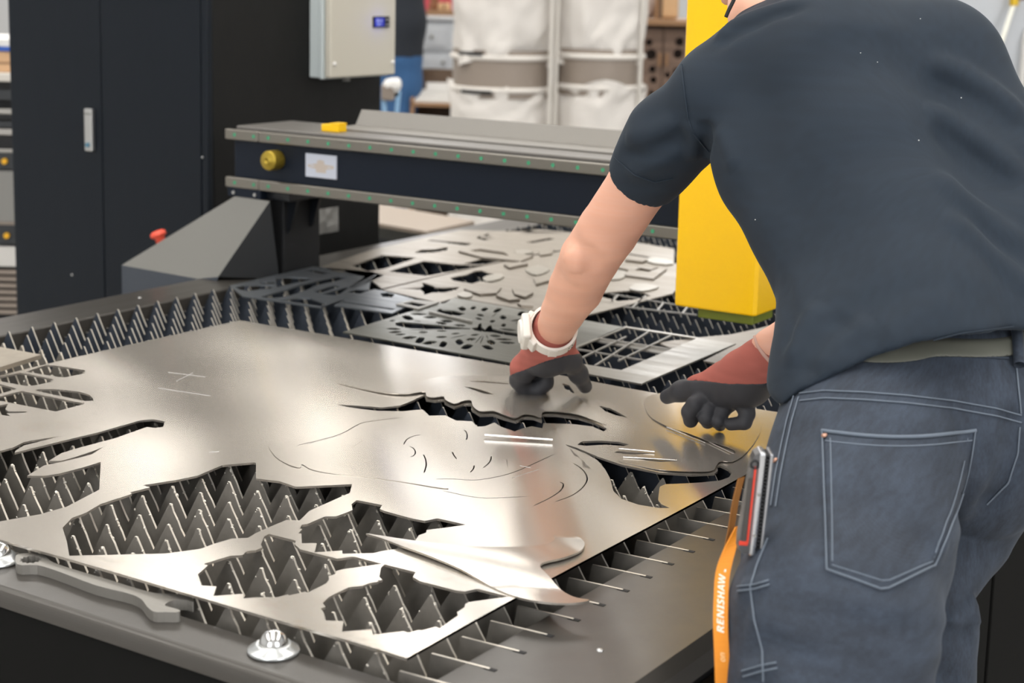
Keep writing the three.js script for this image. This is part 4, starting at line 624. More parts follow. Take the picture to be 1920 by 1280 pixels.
  const p1 = mk2('paper_stack', 'stack of white papers on the upper board of the wooden shelf', 'papers'); for (let i = 0; i < 5; i++) part('sheet_bundle', boxMM(s.X(772 + i * 2), s.X(848 - i), y2 + 0.001 + i * 0.012, y2 + 0.0125 + i * 0.012, -0.28 + i * 0.01, -0.02 - i * 0.015, 0.002), i % 2 ? M.white : M.offWhite, p1);
  const p2 = mk2('white_tray', 'flat white tray on top of the paper stack', 'tray'); part('floor', boxMM(s.X(796), s.X(850), y2 + 0.062, y2 + 0.068, -0.3, -0.09), M.white, p2); part('rim', boxMM(s.X(796), s.X(850), y2 + 0.068, y2 + 0.11, -0.1, -0.09), M.white, p2);
  const p3 = mk2('white_bowl', 'white tapered bowl on the lower board of the wooden shelf', 'bowl'); part('bowl', new THREE.LatheGeometry([[0, 0], [0.03, 0], [0.045, 0.075], [0.042, 0.075], [0.028, 0.006], [0, 0.006]].map(p => new THREE.Vector2(...p)), 24).scale(1.1, 1.4, 1.1).translate(s.X(813), y3 + 0.001, -0.12), M.white, p3); part('rim', new THREE.TorusGeometry(0.048, 0.003, 6, 24).rotateX(Math.PI / 2).translate(s.X(813), y3 + 0.106, -0.12), M.white, p3);
}
{ // blue stand with a white cloth next to the cabinet
  const o = stand('folding_stand', 'light blue folding stand with a white cloth behind the control cabinet', 'stand', 728, 6.5);
  const leg = (a, b) => { const p = V3(o.X(a[0]), o.Y(a[1]), a[2]), q = V3(o.X(b[0]), o.Y(b[1]), b[2]); return tube([p, p.clone().lerp(q, 0.5), q], 0.009, 6); };
  const bl = std('#8db4d6', 0.45);
  part('leg', leg([717, 175, 0], [776, 760, 0.1]), bl, o); part('leg', leg([716, 203, -0.1], [748, 760, 0]), bl, o); part('leg', leg([740, 175, -0.2], [690, 740, -0.2]), bl, o);
  { const g = new THREE.IcosahedronGeometry(0.03, 5), q = g.attributes.position; for (let i = 0; i < q.count; i++) { const s = 0.6 + 0.9 * fbm(q.getX(i) * 40 + 7, q.getY(i) * 40 + q.getZ(i) * 30, 55, 3); q.setXYZ(i, q.getX(i) * s * 1.1, q.getY(i) * s, q.getZ(i) * s); } g.computeVertexNormals(); part('cloth', g.translate(o.X(732), o.Y(158), 0), M.white, o); } part('clamp', box(0.05, 0.06, 0.05, o.X(726), o.Y(172), 0, 0.008), M.taupe, o); part('grip', box(0.03, 0.05, 0.04, o.X(737), o.Y(168), -0.04, 0.006), M.rubber, o);
}
{ // stacked plates on a trestle beyond the bed
  const a = onY(713, 393, 0.74), b = onY(800, 436, 0.74), c = onY(890, 415, 0.74);
  const o = thing('plate_table', 'low work table with a pale plate top beyond the cutting bed', 'table');
  const x1 = onX(800, 434, -2.95), top = onY(800, 434, 0.66);
  part('top', platePx([[600, 400], [799, 434], [890, 414], [700, 380]], [], 0.66, 0.012), std('#a89a8c', 0.55, 0.2), o);
  part('rim', platePx([[600, 400], [799, 434], [890, 414], [700, 380]], [], 0.647, 0.05), std('#5c5e5a', 0.5), o);
  const p = onY(790, 425, 0.4); part('pedestal', platePx([[620, 402], [790, 430], [860, 414], [700, 385]], [], 0.596, 0.59), std('#3c4046', 0.6), o);
}
{ // tool trolley and shelf seen past the left edge of the cabinet
  const o = stand('tool_trolley', 'dark tool trolley with pale drawers and yellow buttons left of the control cabinet', 'trolley', 0, 5.2);
  const x0 = -0.32, x1 = o.X(42), d0 = -0.5;
  const yy = [[150, 165, 'rubber'], [165, 186, 'darkSteel'], [202, 212, 'capSteel'], [212, 224, 'rubber'], [226, 238, 'darkSteel'], [240, 252, 'capSteel'], [254, 278, 'rubber'], [278, 285, 'capSteel'], [285, 318, 'darkSteel'], [320, 418, 'grey'], [418, 424, 'taupe'], [424, 462, 'darkSteel'], [466, 505, 'offWhite']];
  part('body', boxMM(x0, x1 - 0.01, 0.05, o.Y(150), d0, -0.02), M.rubber, o);
  for (const [a, b, m] of yy) part('drawer', boxMM(x0, x1, o.Y(b), o.Y(a), -0.02, 0.01, 0.003), M[m], o);
  for (const y of [301, 444]) part('button', cyl(0.009, 0.009, 0.01, 16).rotateX(Math.PI / 2).translate(o.X(11), o.Y(y), 0.014), std('#f0b400', 0.4), o);
  for (let i = 0; i < 7; i++) part('louvre', boxMM(x0, x1, o.Y(520 + i * 13), o.Y(512 + i * 13), -0.01, 0.012, 0.002), M.taupe, o);
  part('worktop', boxMM(x0, x1 + 0.02, o.Y(150), o.Y(134), d0, 0.03, 0.004), std('#d9d4cb', 0.5), o);
  const mk = (n, l, c) => { const q = thing(n, l, c); q.position.copy(o.position); q.rotation.y = YAW; return q; };
  const b1 = mk('cardboard_box', 'tan cardboard box on the tool trolley worktop', 'box'); part('body', boxMM(x0, x1 - 0.01, o.Y(133.5), o.Y(94), -0.4, 0, 0.004), std('#d8b088', 0.8), b1); part('tape', boxMM(x0, x1 - 0.009, o.Y(118), o.Y(114), -0.1, 0.001), M.wood, b1);
  const b2 = mk('blue_folder', 'blue edged white folder on top of the cardboard box', 'folder'); part('cover', boxMM(x0, x1 - 0.006, o.Y(93.5), o.Y(86), -0.35, 0.004), std('#2459b8', 0.5), b2); part('pages', boxMM(x0, x1 - 0.004, o.Y(85.8), o.Y(71), -0.36, 0.0, 0.003), M.white, b2);
}
{ // right background: pale machine panel, orange sign, white rod with brass collar
  const o = stand('machine_panel', 'large pale grey machine panel behind the right shoulder of the worker', 'machine', 1880, 6.2);
  part('panel', boxMM(o.X(1640), o.X(2140), 0.05, 2.3, -0.4, 0, 0.02), std('#b9bdc2', 0.45), o);
  part('trim', boxMM(o.X(1640), o.X(2140), 2.3, 2.36, -0.42, 0.02, 0.01), M.grey, o);
  const s = thing('orange_sign', 'round topped orange sign in a white surround beside the shoulder of the worker', 'sign'); s.position.copy(o.position); s.rotation.y = YAW;
  const arch = (x0, x1, y0, y1, d) => { const sh = new THREE.Shape(), r = (x1 - x0) / 2; sh.moveTo(x0, y0); sh.lineTo(x1, y0); sh.lineTo(x1, y1 - r); sh.absarc(x0 + r, y1 - r, r, 0, Math.PI); sh.lineTo(x0, y0); return new THREE.ExtrudeGeometry(sh, { depth: d, bevelEnabled: true, bevelSize: 0.008, bevelThickness: 0.008, bevelSegments: 3, curveSegments: 24 }); };
  part('surround', arch(o.X(1901), o.X(2008), o.Y(230), o.Y(24), 0.03).translate(0, 0, 0.008), M.white, s);
  part('window', arch(o.X(1908), o.X(2001), o.Y(225), o.Y(46), 0.012).translate(0, 0, 0.05), std('#5c5350', 0.3), s);
  part('face', boxMM(o.X(1909), o.X(2000), o.Y(172), o.Y(87), 0.07, 0.08), std('#e2761c', 0.5), s, 'orange panel with dark lettering');
  const cv = document.createElement('canvas'); cv.width = 256; cv.height = 64; const c = cv.getContext('2d'); c.fillStyle = '#e2761c'; c.fillRect(0, 0, 256, 64); c.fillStyle = '#3a2a20'; c.font = 'bold 44px sans-serif'; c.fillText('7', 14, 48);
  const tx = new THREE.CanvasTexture(cv); tx.colorSpace = THREE.SRGBColorSpace; const u0 = o.X(1909), u1 = o.X(1980), v0 = o.Y(144), v1 = o.Y(124);
  part('lettering', setUV(boxMM(u0, u1, v0, v1, 0.08, 0.0815), (x, y) => [(x - u0) / (u1 - u0), (y - v0) / (v1 - v0)]), std('#ffffff', 0.5, 0, { map: tx }), s);
  const r = thing('white_rod', 'thin white rod with a yellow collar leaning on the grey machine panel', 'rod'); r.position.copy(o.position); r.rotation.y = YAW;
  const p = V3(o.X(1872), o.Y(4), 0.05), q = V3(o.X(1850), o.Y(70), 0.09), dir = q.clone().sub(p);
  part('rod', tube([p, p.clone().addScaledVector(dir, 0.5), p.clone().addScaledVector(dir, 6)], 0.009, 12), std('#ecebdf', 0.5), r);
  part('collar', cyl(0.017, 0.017, 0.03, 16).translate(p.x, p.y + 0.005, 0.05), std('#d6b12e', 0.4, 0.4), r); part('ball', new THREE.SphereGeometry(0.022, 16, 12).translate(p.x + 0.022, p.y + 0.03, 0.05), std('#8a5a34', 0.4), r);
}
// ---------------------------------------------------------------- soft bodies: tapered capsules joined by a smooth minimum, meshed on a grid
const SM = (a, b, k) => { const h = Math.max(k - Math.abs(a - b), 0) / k; return Math.min(a, b) - h * h * k * 0.25; };
const SX = (a, b, k) => -SM(-a, -b, k);
class Soft {
  constructor(k = 0.03) { this.k = k; this.c = []; this.folds = []; this.post = null; }
  cone(a, ra, b, rb, k) { const d = b.clone().sub(a); this.c.push([a.x, a.y, a.z, d.x, d.y, d.z, Math.max(d.lengthSq(), 1e-9), ra, rb - ra, k || this.k]); return this; }
  chain(nodes, k) { for (let i = 0; i + 1 < nodes.length; i++) this.cone(nodes[i].p, nodes[i].r, nodes[i + 1].p, nodes[i + 1].r, k); return this; }
  base(x, y, z) {
    let d = 1e3;
    for (const c of this.c) { const px = x - c[0], py = y - c[1], pz = z - c[2]; let h = (px * c[3] + py * c[4] + pz * c[5]) / c[6]; h = h < 0 ? 0 : h > 1 ? 1 : h; const ex = px - c[3] * h, ey = py - c[4] * h, ez = pz - c[5] * h; const e = Math.sqrt(ex * ex + ey * ey + ez * ez) - (c[7] + c[8] * h); d = d > 500 ? e : SM(d, e, c[9]); }
    return d;
  }
  at(x, y, z) {
    let d = this.base(x, y, z);
    if (d < 0.06 && d > -0.06) for (const f of this.folds) {
      const b = f.box; if (x < b[0] || x > b[1] || y < b[2] || y > b[3] || z < b[4] || z > b[5]) continue;
      let m = 1e9, t = 0; const q = f.pts, n = q.length;
      for (let i = 0; i + 1 < n; i++) { const ax = q[i].x, ay = q[i].y, az = q[i].z, dx = q[i + 1].x - ax, dy = q[i + 1].y - ay, dz = q[i + 1].z - az; let h = ((x - ax) * dx + (y - ay) * dy + (z - az) * dz) / (dx * dx + dy * dy + dz * dz); h = h < 0 ? 0 : h > 1 ? 1 : h; const e = (x - ax - dx * h) ** 2 + (y - ay - dy * h) ** 2 + (z - az - dz * h) ** 2; if (e < m) { m = e; t = (i + h) / (n - 1); } }
      d -= f.amp * Math.exp(-m / (f.w * f.w)) * Math.min(1, 5 * Math.min(t + f.e0, 1 - t + f.e1));
    }
    return this.post ? this.post(d, x, y, z) : d;
  }
  // ridge (or groove, amp < 0) along a line that runs over the surface
  fold(px, amp, w, e0 = 0.02, e1 = 0.02) { const pts = px.map(p => this.hit(p[0], p[1])).filter(p => p); if (pts.length < 2) return this; const b = new THREE.Box3().setFromPoints(pts).expandByScalar(w * 3); this.next = this.next || []; this.next.push({ pts, amp, w, e0, e1, box: [b.min.x, b.max.x, b.min.y, b.max.y, b.min.z, b.max.z] }); return this; }
  bake() { this.folds.push(...(this.next || [])); this.next = []; return this; }
  hit(px, py, f = (x, y, z) => this.at(x, y, z)) { const d = ray(px, py).normalize(); let t = 1.2; for (let i = 0; i < 200; i++) { const x = CAMPOS.x + d.x * t, y = CAMPOS.y + d.y * t, z = CAMPOS.z + d.z * t, e = f(x, y, z); if (e < 0.0004) return V3(x, y, z); t += e * 0.7; if (t > 6) return null; } return null; }
  normal(p, e = 0.002) { return V3(this.at(p.x + e, p.y, p.z) - this.at(p.x - e, p.y, p.z), this.at(p.x, p.y + e, p.z) - this.at(p.x, p.y - e, p.z), this.at(p.x, p.y, p.z + e) - this.at(p.x, p.y, p.z - e)).normalize(); }
  bounds() { const b = new THREE.Box3(); for (const c of this.c) { const r = Math.max(c[7], c[7] + c[8]); b.expandByPoint(V3(c[0] - r, c[1] - r, c[2] - r)); b.expandByPoint(V3(c[0] + r, c[1] + r, c[2] + r)); const x = c[0] + c[3], y = c[1] + c[4], z = c[2] + c[5]; b.expandByPoint(V3(x - r, y - r, z - r)); b.expandByPoint(V3(x + r, y + r, z + r)); } return b; }
}
function meshField(f, bb, cell, uv) {
  const o = bb.min.clone().addScalar(-2 * cell), s = bb.max.clone().addScalar(2 * cell).sub(o), nx = Math.ceil(s.x / cell) + 1, ny = Math.ceil(s.y / cell) + 1, nz = Math.ceil(s.z / cell) + 1;
  const F = new Float32Array(nx * ny * nz), B = 4, far = cell * B * 1.9;
  for (let k0 = 0; k0 < nz; k0 += B) for (let j0 = 0; j0 < ny; j0 += B) for (let i0 = 0; i0 < nx; i0 += B) {
    const c = f(o.x + (i0 + 1.5) * cell, o.y + (j0 + 1.5) * cell, o.z + (k0 + 1.5) * cell), skip = Math.abs(c) > far;
    for (let k = k0; k < Math.min(nz, k0 + B); k++) for (let j = j0; j < Math.min(ny, j0 + B); j++) for (let i = i0; i < Math.min(nx, i0 + B); i++) F[(k * ny + j) * nx + i] = skip ? c : f(o.x + i * cell, o.y + j * cell, o.z + k * cell);
  }
  const id = new Int32Array(nx * ny * nz).fill(-1), pos = [], ix = [];
  const E = [[0, 1], [2, 3], [4, 5], [6, 7], [0, 2], [1, 3], [4, 6], [5, 7], [0, 4], [1, 5], [2, 6], [3, 7]];
  const v = new Float32Array(8);
  for (let k = 0; k < nz - 1; k++) for (let j = 0; j < ny - 1; j++) for (let i = 0; i < nx - 1; i++) {
    let m = 0; for (let c = 0; c < 8; c++) { v[c] = F[((k + (c >> 2)) * ny + j + ((c >> 1) & 1)) * nx + i + (c & 1)]; if (v[c] < 0) m++; }
    if (m === 0 || m === 8) continue;
    let x = 0, y = 0, z = 0, n = 0;
    for (const [a, b] of E) if ((v[a] < 0) !== (v[b] < 0)) { const t = v[a] / (v[a] - v[b]); x += (a & 1) + t * ((b & 1) - (a & 1)); y += ((a >> 1) & 1) + t * (((b >> 1) & 1) - ((a >> 1) & 1)); z += (a >> 2) + t * ((b >> 2) - (a >> 2)); n++; }
    id[(k * ny + j) * nx + i] = pos.length / 3; pos.push(o.x + (i + x / n) * cell, o.y + (j + y / n) * cell, o.z + (k + z / n) * cell);
  }
  const at = (i, j, k) => id[(k * ny + j) * nx + i];
  const quad = (a, b, c, d, flip) => { if (a < 0 || b < 0 || c < 0 || d < 0) return; if (flip) ix.push(a, c, b, a, d, c); else ix.push(a, b, c, a, c, d); };
  for (let k = 1; k < nz - 1; k++) for (let j = 1; j < ny - 1; j++) for (let i = 1; i < nx - 1; i++) {
    const q = (k * ny + j) * nx + i, s0 = F[q] < 0;
    if (s0 !== (F[q + 1] < 0)) quad(at(i, j - 1, k - 1), at(i, j, k - 1), at(i, j, k), at(i, j - 1, k), !s0);
    if (s0 !== (F[q + nx] < 0)) quad(at(i - 1, j, k - 1), at(i - 1, j, k), at(i, j, k), at(i, j, k - 1), !s0);
    if (s0 !== (F[q + nx * ny] < 0)) quad(at(i - 1, j - 1, k), at(i, j - 1, k), at(i, j, k), at(i - 1, j, k), !s0);
  }
  const nor = new Float32Array(pos.length), e = cell * 0.35;
  for (let i = 0; i < pos.length; i += 3) {
    for (let r = 0; r < 2; r++) {
      let x = pos[i], y = pos[i + 1], z = pos[i + 2]; const d = f(x, y, z);
      let gx = f(x + e, y, z) - f(x - e, y, z), gy = f(x, y + e, z) - f(x, y - e, z), gz = f(x, y, z + e) - f(x, y, z - e), l = Math.hypot(gx, gy, gz) || 1; gx /= l; gy /= l; gz /= l;
      if (r === 0) { const m = Math.max(-cell * 0.6, Math.min(cell * 0.6, d)); pos[i] -= gx * m; pos[i + 1] -= gy * m; pos[i + 2] -= gz * m; }
      else { nor[i] = gx; nor[i + 1] = gy; nor[i + 2] = gz; }
    }
  }
  const g = new THREE.BufferGeometry(); g.setAttribute('position', new THREE.Float32BufferAttribute(pos, 3)); g.setAttribute('normal', new THREE.BufferAttribute(nor, 3)); g.setIndex(ix);
  if (uv) setUV(g, uv);
  return g;
}
const N = (px, py, depth, r) => ({ p: atD(px, py, depth), r: r * depth / FPX });
const NW = (x, y, z, r) => ({ p: V3(x, y, z), r });

// ---------------------------------------------------------------- the worker
const worker = thing('person', 'person in dark polo shirt and grey jeans bending over the sheet with gloved hands', 'person');
const clothTex = dataTex(256, 256, (u, v) => { const w = (Math.sin(u * 256 * Math.PI * 0.5) * Math.sin(v * 256 * Math.PI * 0.5)) * 0.5 + 0.5, n = vnoise(u * 12, v * 12, 71, 12, 12); const g = 0.86 + 0.06 * w + 0.08 * n; return [g, g, g]; });
const denimTex = dataTex(512, 512, (u, v) => {
  const n = vnoise(u * 10, v * 10, 81, 10, 10) * 0.45 + vnoise(u * 26, v * 26, 82, 26, 26) * 0.25 + vnoise(u * 90, v * 60, 83, 90, 60) * 0.3, tw = ((u * 256 + v * 256) % 2) < 1 ? 0.02 : -0.02, fl = hash(Math.floor(u * 512), Math.floor(v * 256), 84) - 0.5;
  const g = 0.62 + 0.38 * n + tw + fl * 0.09; return [g, g * 1.0, g * 1.01];
});
const shirtMat = new THREE.MeshPhysicalMaterial({ color: '#1d2a37', roughness: 0.85, map: clothTex, sheen: 0.25, sheenRoughness: 0.5, sheenColor: new THREE.Color('#8fa0ad') });
const denimMat = new THREE.MeshPhysicalMaterial({ color: '#3c4654', roughness: 0.85, map: denimTex, sheen: 0.2, sheenRoughness: 0.6, sheenColor: new THREE.Color('#9aa6b4') });
const stitchMat = std('#68727e', 0.9), seamMat = std('#2f3742', 0.9);
const skinTex = dataTex(256, 256, (u, v) => { const n = vnoise(u * 14, v * 14, 91, 14, 14), m = vnoise(u * 60, v * 60, 92, 60, 60); return [0.93 + 0.07 * n, 0.90 + 0.08 * n + 0.02 * m, 0.88 + 0.08 * n + 0.04 * m]; });
const skinMat = new THREE.MeshPhysicalMaterial({ color: '#f0b9a0', roughness: 0.55, map: skinTex, sheen: 0.15, sheenColor: new THREE.Color('#ffd9c4') });
const bodyUV = s => (x, y, z) => [Math.atan2(x + 0.62, z + 1.95) * 0.22 * s, y * s];

const shirt = new Soft(0.05);
shirt.chain([N(1392, 190, 2.20, 92), N(1455, 320, 2.16, 96), N(1522, 430, 2.10, 98), N(1580, 540, 2.04, 103), N(1592, 640, 1.98, 118), N(1592, 740, 1.945, 132), N(1596, 840, 1.92, 150)]);
shirt.chain([N(1540, 150, 2.15, 135), N(1620, 300, 2.10, 140), N(1690, 460, 2.03, 140), N(1720, 600, 1.965, 145), N(1735, 740, 1.93, 155), N(1735, 860, 1.93, 160)]);
shirt.chain([N(1738, 146, 2.18, 138), N(1820, 320, 2.14, 145), N(1870, 500, 2.07, 145), N(1880, 650, 2.02, 155), N(1870, 800, 2.0, 165)]);
shirt.chain([N(1560, 110, 2.17, 100), N(1440, 100, 2.20, 62), N(1352, 150, 2.23, 62)], 0.06);
shirt.chain([N(1372, 84, 2.27, 30), N(1420, 58, 2.24, 40), N(1500, 30, 2.2, 55)], 0.02);
shirt.chain([N(1560, 120, 2.165, 122), N(1736, 142, 2.185, 128)]);
// sleeves
const cuffC = atD(1201, 338, 2.33), cuffDir = atD(1201, 338, 2.33).sub(atD(1262, 245, 2.26)).normalize();
shirt.chain([N(1335, 190, 2.22, 84), N(1256, 258, 2.27, 76), N(1225, 305, 2.305, 66), N(1190, 355, 2.34, 62)], 0.03);
shirt.chain([N(1790, 175, 2.27, 85), N(1750, 330, 2.40, 78)], 0.04);
shirt.fold([[1735, 112], [1800, 138], [1860, 172], [1925, 225]], 0.013, 0.015).fold([[1728, 195], [1790, 235], [1850, 275], [1925, 335]], 0.013, 0.015).fold([[1745, 322], [1800, 368], [1860, 418], [1930, 470]], 0.012, 0.015).fold([[1765, 400], [1830, 450], [1900, 515], [1940, 545]], 0.010, 0.015)
  .fold([[1720, 138], [1800, 172], [1870, 212], [1925, 262]], -0.007, 0.016).fold([[1740, 230], [1830, 292], [1925, 375]], -0.007, 0.018)
  .fold([[1172, 262], [1225, 250], [1275, 228]], 0.007, 0.013).fold([[1160, 292], [1215, 285], [1262, 262], [1290, 238]], -0.006, 0.012).fold([[1175, 330], [1230, 310], [1275, 280]], 0.006, 0.012).fold([[1290, 225], [1300, 262], [1302, 300]], 0.008, 0.012).fold([[1318, 225], [1325, 262], [1322, 298]], -0.010, 0.011).fold([[1345, 235], [1362, 280], [1378, 320]], 0.005, 0.012)
  .fold([[1478, 690], [1500, 620], [1540, 565]], 0.006, 0.014).fold([[1500, 720], [1540, 640], [1590, 585]], -0.005, 0.016).fold([[1530, 700], [1580, 640], [1640, 600]], 0.005, 0.016).fold([[1640, 640], [1720, 590], [1800, 560]], 0.005, 0.022).fold([[1465, 520], [1485, 600], [1478, 660]], -0.004, 0.012).fold([[1500, 60], [1600, 48], [1720, 62]], 0.003, 0.02).fold([[1340, 92], [1380, 62], [1450, 30], [1520, 14]], -0.006, 0.010).fold([[1338, 78], [1370, 46], [1440, 18], [1520, 0]], 0.005, 0.010).bake();
// hem height as a smooth function of the distance across the body
const ACROSS = V3(Math.cos(YAW), 0, -Math.sin(YAW));
const hemPts = [[1440, 832], [1470, 772], [1502, 745], [1560, 714], [1640, 676], [1720, 648], [1800, 634], [1880, 627], [1918, 626]].map(p => shirt.hit(p[0], p[1])).filter(p => p).map(p => [p.dot(ACROSS), p.y]);
const hemAt = u => { if (u <= hemPts[0][0]) return hemPts[0][1]; for (let i = 1; i < hemPts.length; i++) if (u < hemPts[i][0]) { const t = (u - hemPts[i - 1][0]) / (hemPts[i][0] - hemPts[i - 1][0]); return hemPts[i - 1][1] * (1 - t) + hemPts[i][1] * t; } return hemPts[hemPts.length - 1][1]; };
shirt.post = (d, x, y, z) => {
  const u = x * ACROSS.x + z * ACROSS.z; d = SX(d, (hemAt(u) - y) * 0.8, 0.014);
  const a = (x - cuffC.x) * cuffDir.x + (y - cuffC.y) * cuffDir.y + (z - cuffC.z) * cuffDir.z;
  if (u < 0.62 && a > -0.1) { const r = Math.hypot(x - cuffC.x, y - cuffC.y, z - cuffC.z); if (r < 0.12) d = SX(d, a, 0.005); }
  return d;
};
part('polo_shirt', meshField((x, y, z) => shirt.at(x, y, z), shirt.bounds(), 0.0062, bodyUV(9)), shirtMat, worker, 'dark slate short sleeved polo shirt');
const overSoft = (soft, pts, off) => pts.map(p => soft.hit(p[0], p[1])).filter(p => p).map(p => p.addScaledVector(soft.normal(p), off));
function seam(soft, pts, r, mat, parent, off = 0.001, name = 'seam') { const dense = []; for (let i = 0; i + 1 < pts.length; i++) for (let k = 0; k < 4; k++) dense.push([0, 1].map(c => pts[i][c] + (pts[i + 1][c] - pts[i][c]) * k / 4)); dense.push(pts[pts.length - 1]); const q = overSoft(soft, dense, off); if (q.length > 1) return part(name, tube(q, r, q.length * 2, 5), mat, parent); }
{
  const sh = worker.children[worker.children.length - 1];
  seam(shirt, [[1277, 112], [1281, 150], [1286, 190], [1291, 225], [1298, 245]], 0.0014, shirtMat, sh, 0.0006); seam(shirt, [[1300, 250], [1315, 268], [1330, 285]], 0.0012, shirtMat, sh, 0.0005);
  seam(shirt, [[1152, 296], [1190, 328], [1228, 342], [1262, 335]], 0.0011, shirtMat, sh, 0.0003);
  seam(shirt, [[1455, 815], [1485, 765], [1520, 732], [1600, 690], [1700, 650], [1800, 625], [1900, 612]], 0.0010, shirtMat, sh, 0.0003);
  const r = mulberry(3); for (let i = 0; i < 6; i++) { const p = shirt.hit(1380 + r() * 480, 15 + r() * 520); if (p) part('lint', new THREE.IcosahedronGeometry(0.0005 + r() * 0.0004, 1).translate(p.x, p.y, p.z), M.white, sh); }
}
// jeans
const jeans = new Soft(0.035);
const FEET = { l: V3(-0.51, 0, -1.50), r: V3(-0.51, 0, -1.92) };
const kneeL = atD(1535, 1500, 1.65), kneeR = atD(1737, 1180, 1.98);
jeans.chain([N(1655, 670, 2.02, 118), N(1640, 735, 1.985, 138), N(1628, 800, 1.94, 154), N(1615, 890, 1.88, 168), N(1590, 1020, 1.80, 182), N(1560, 1180, 1.69, 187), N(1545, 1320, 1.66, 172), { p: kneeL, r: 0.072 }, NW(-0.54, 0.12, -1.52, 0.052)]);
jeans.chain([N(1780, 650, 2.02, 128), N(1790, 740, 2.0, 145), N(1795, 800, 1.99, 158), N(1820, 870, 2.02, 150)]);
jeans.chain([N(1850, 835, 2.05, 148), N(1790, 985, 2.05, 108), N(1718, 1105, 1.99, 94), { p: kneeR, r: 0.059 }, N(1737, 1320, 1.97, 90), NW(-0.54, 0.12, -1.94, 0.05)], 0.008);
jeans.fold([[1812, 1118], [1822, 1140], [1826, 1175]], 0.010, 0.014).fold([[1740, 1190], [1780, 1195], [1825, 1188]], -0.010, 0.012).fold([[1745, 1165], [1790, 1160], [1818, 1140]], 0.007, 0.012).fold([[1400, 1150], [1450, 1170], [1520, 1215]], 0.006, 0.018).fold([[1420, 1190], [1480, 1215], [1550, 1260]], -0.006, 0.016).fold([[1560, 1110], [1640, 1140], [1720, 1150]], 0.006, 0.016).fold([[1590, 1150], [1660, 1170], [1720, 1172]], -0.005, 0.014)
  .fold([[1800, 990], [1770, 1000], [1745, 1045]], 0.010, 0.012).fold([[1835, 880], [1825, 930], [1800, 975]], 0.007, 0.013).fold([[1730, 975], [1755, 1010], [1762, 1040]], 0.006, 0.010).fold([[1905, 790], [1900, 860], [1875, 920], [1830, 965]], -0.016, 0.016, 0.2).fold([[1395, 1105], [1420, 1098], [1445, 1092]], 0.006, 0.010, 0.2).fold([[1400, 1262], [1430, 1250], [1460, 1246]], 0.006, 0.009, 0.2).fold([[1740, 1262], [1770, 1270], [1800, 1280]], -0.005, 0.010).bake();
const WAIST_T = jeans.hit(1790, 626).y, WAIST_B = jeans.hit(1790, 661).y;
jeans.post = (d, x, y, z) => SX(d, y - WAIST_T - 0.02, 0.004);
const jm = part('jeans', meshField((x, y, z) => jeans.at(x, y, z), jeans.bounds(), 0.008, bodyUV(4.5)), denimMat, worker, 'washed grey blue jeans');
part('belt', meshField((x, y, z) => SX(SX(jeans.base(x, y, z) - 0.0042, -(jeans.base(x, y, z) + 0.012), 0.002), Math.abs(y - (WAIST_T + WAIST_B) / 2 + 0.004) - (WAIST_T - WAIST_B) / 2, 0.004), new THREE.Box3(V3(-1.0, WAIST_B - 0.03, -2.3), V3(-0.2, WAIST_T + 0.02, -1.5)), 0.004), std('#5e5f56', 0.6), worker, 'olive grey belt');
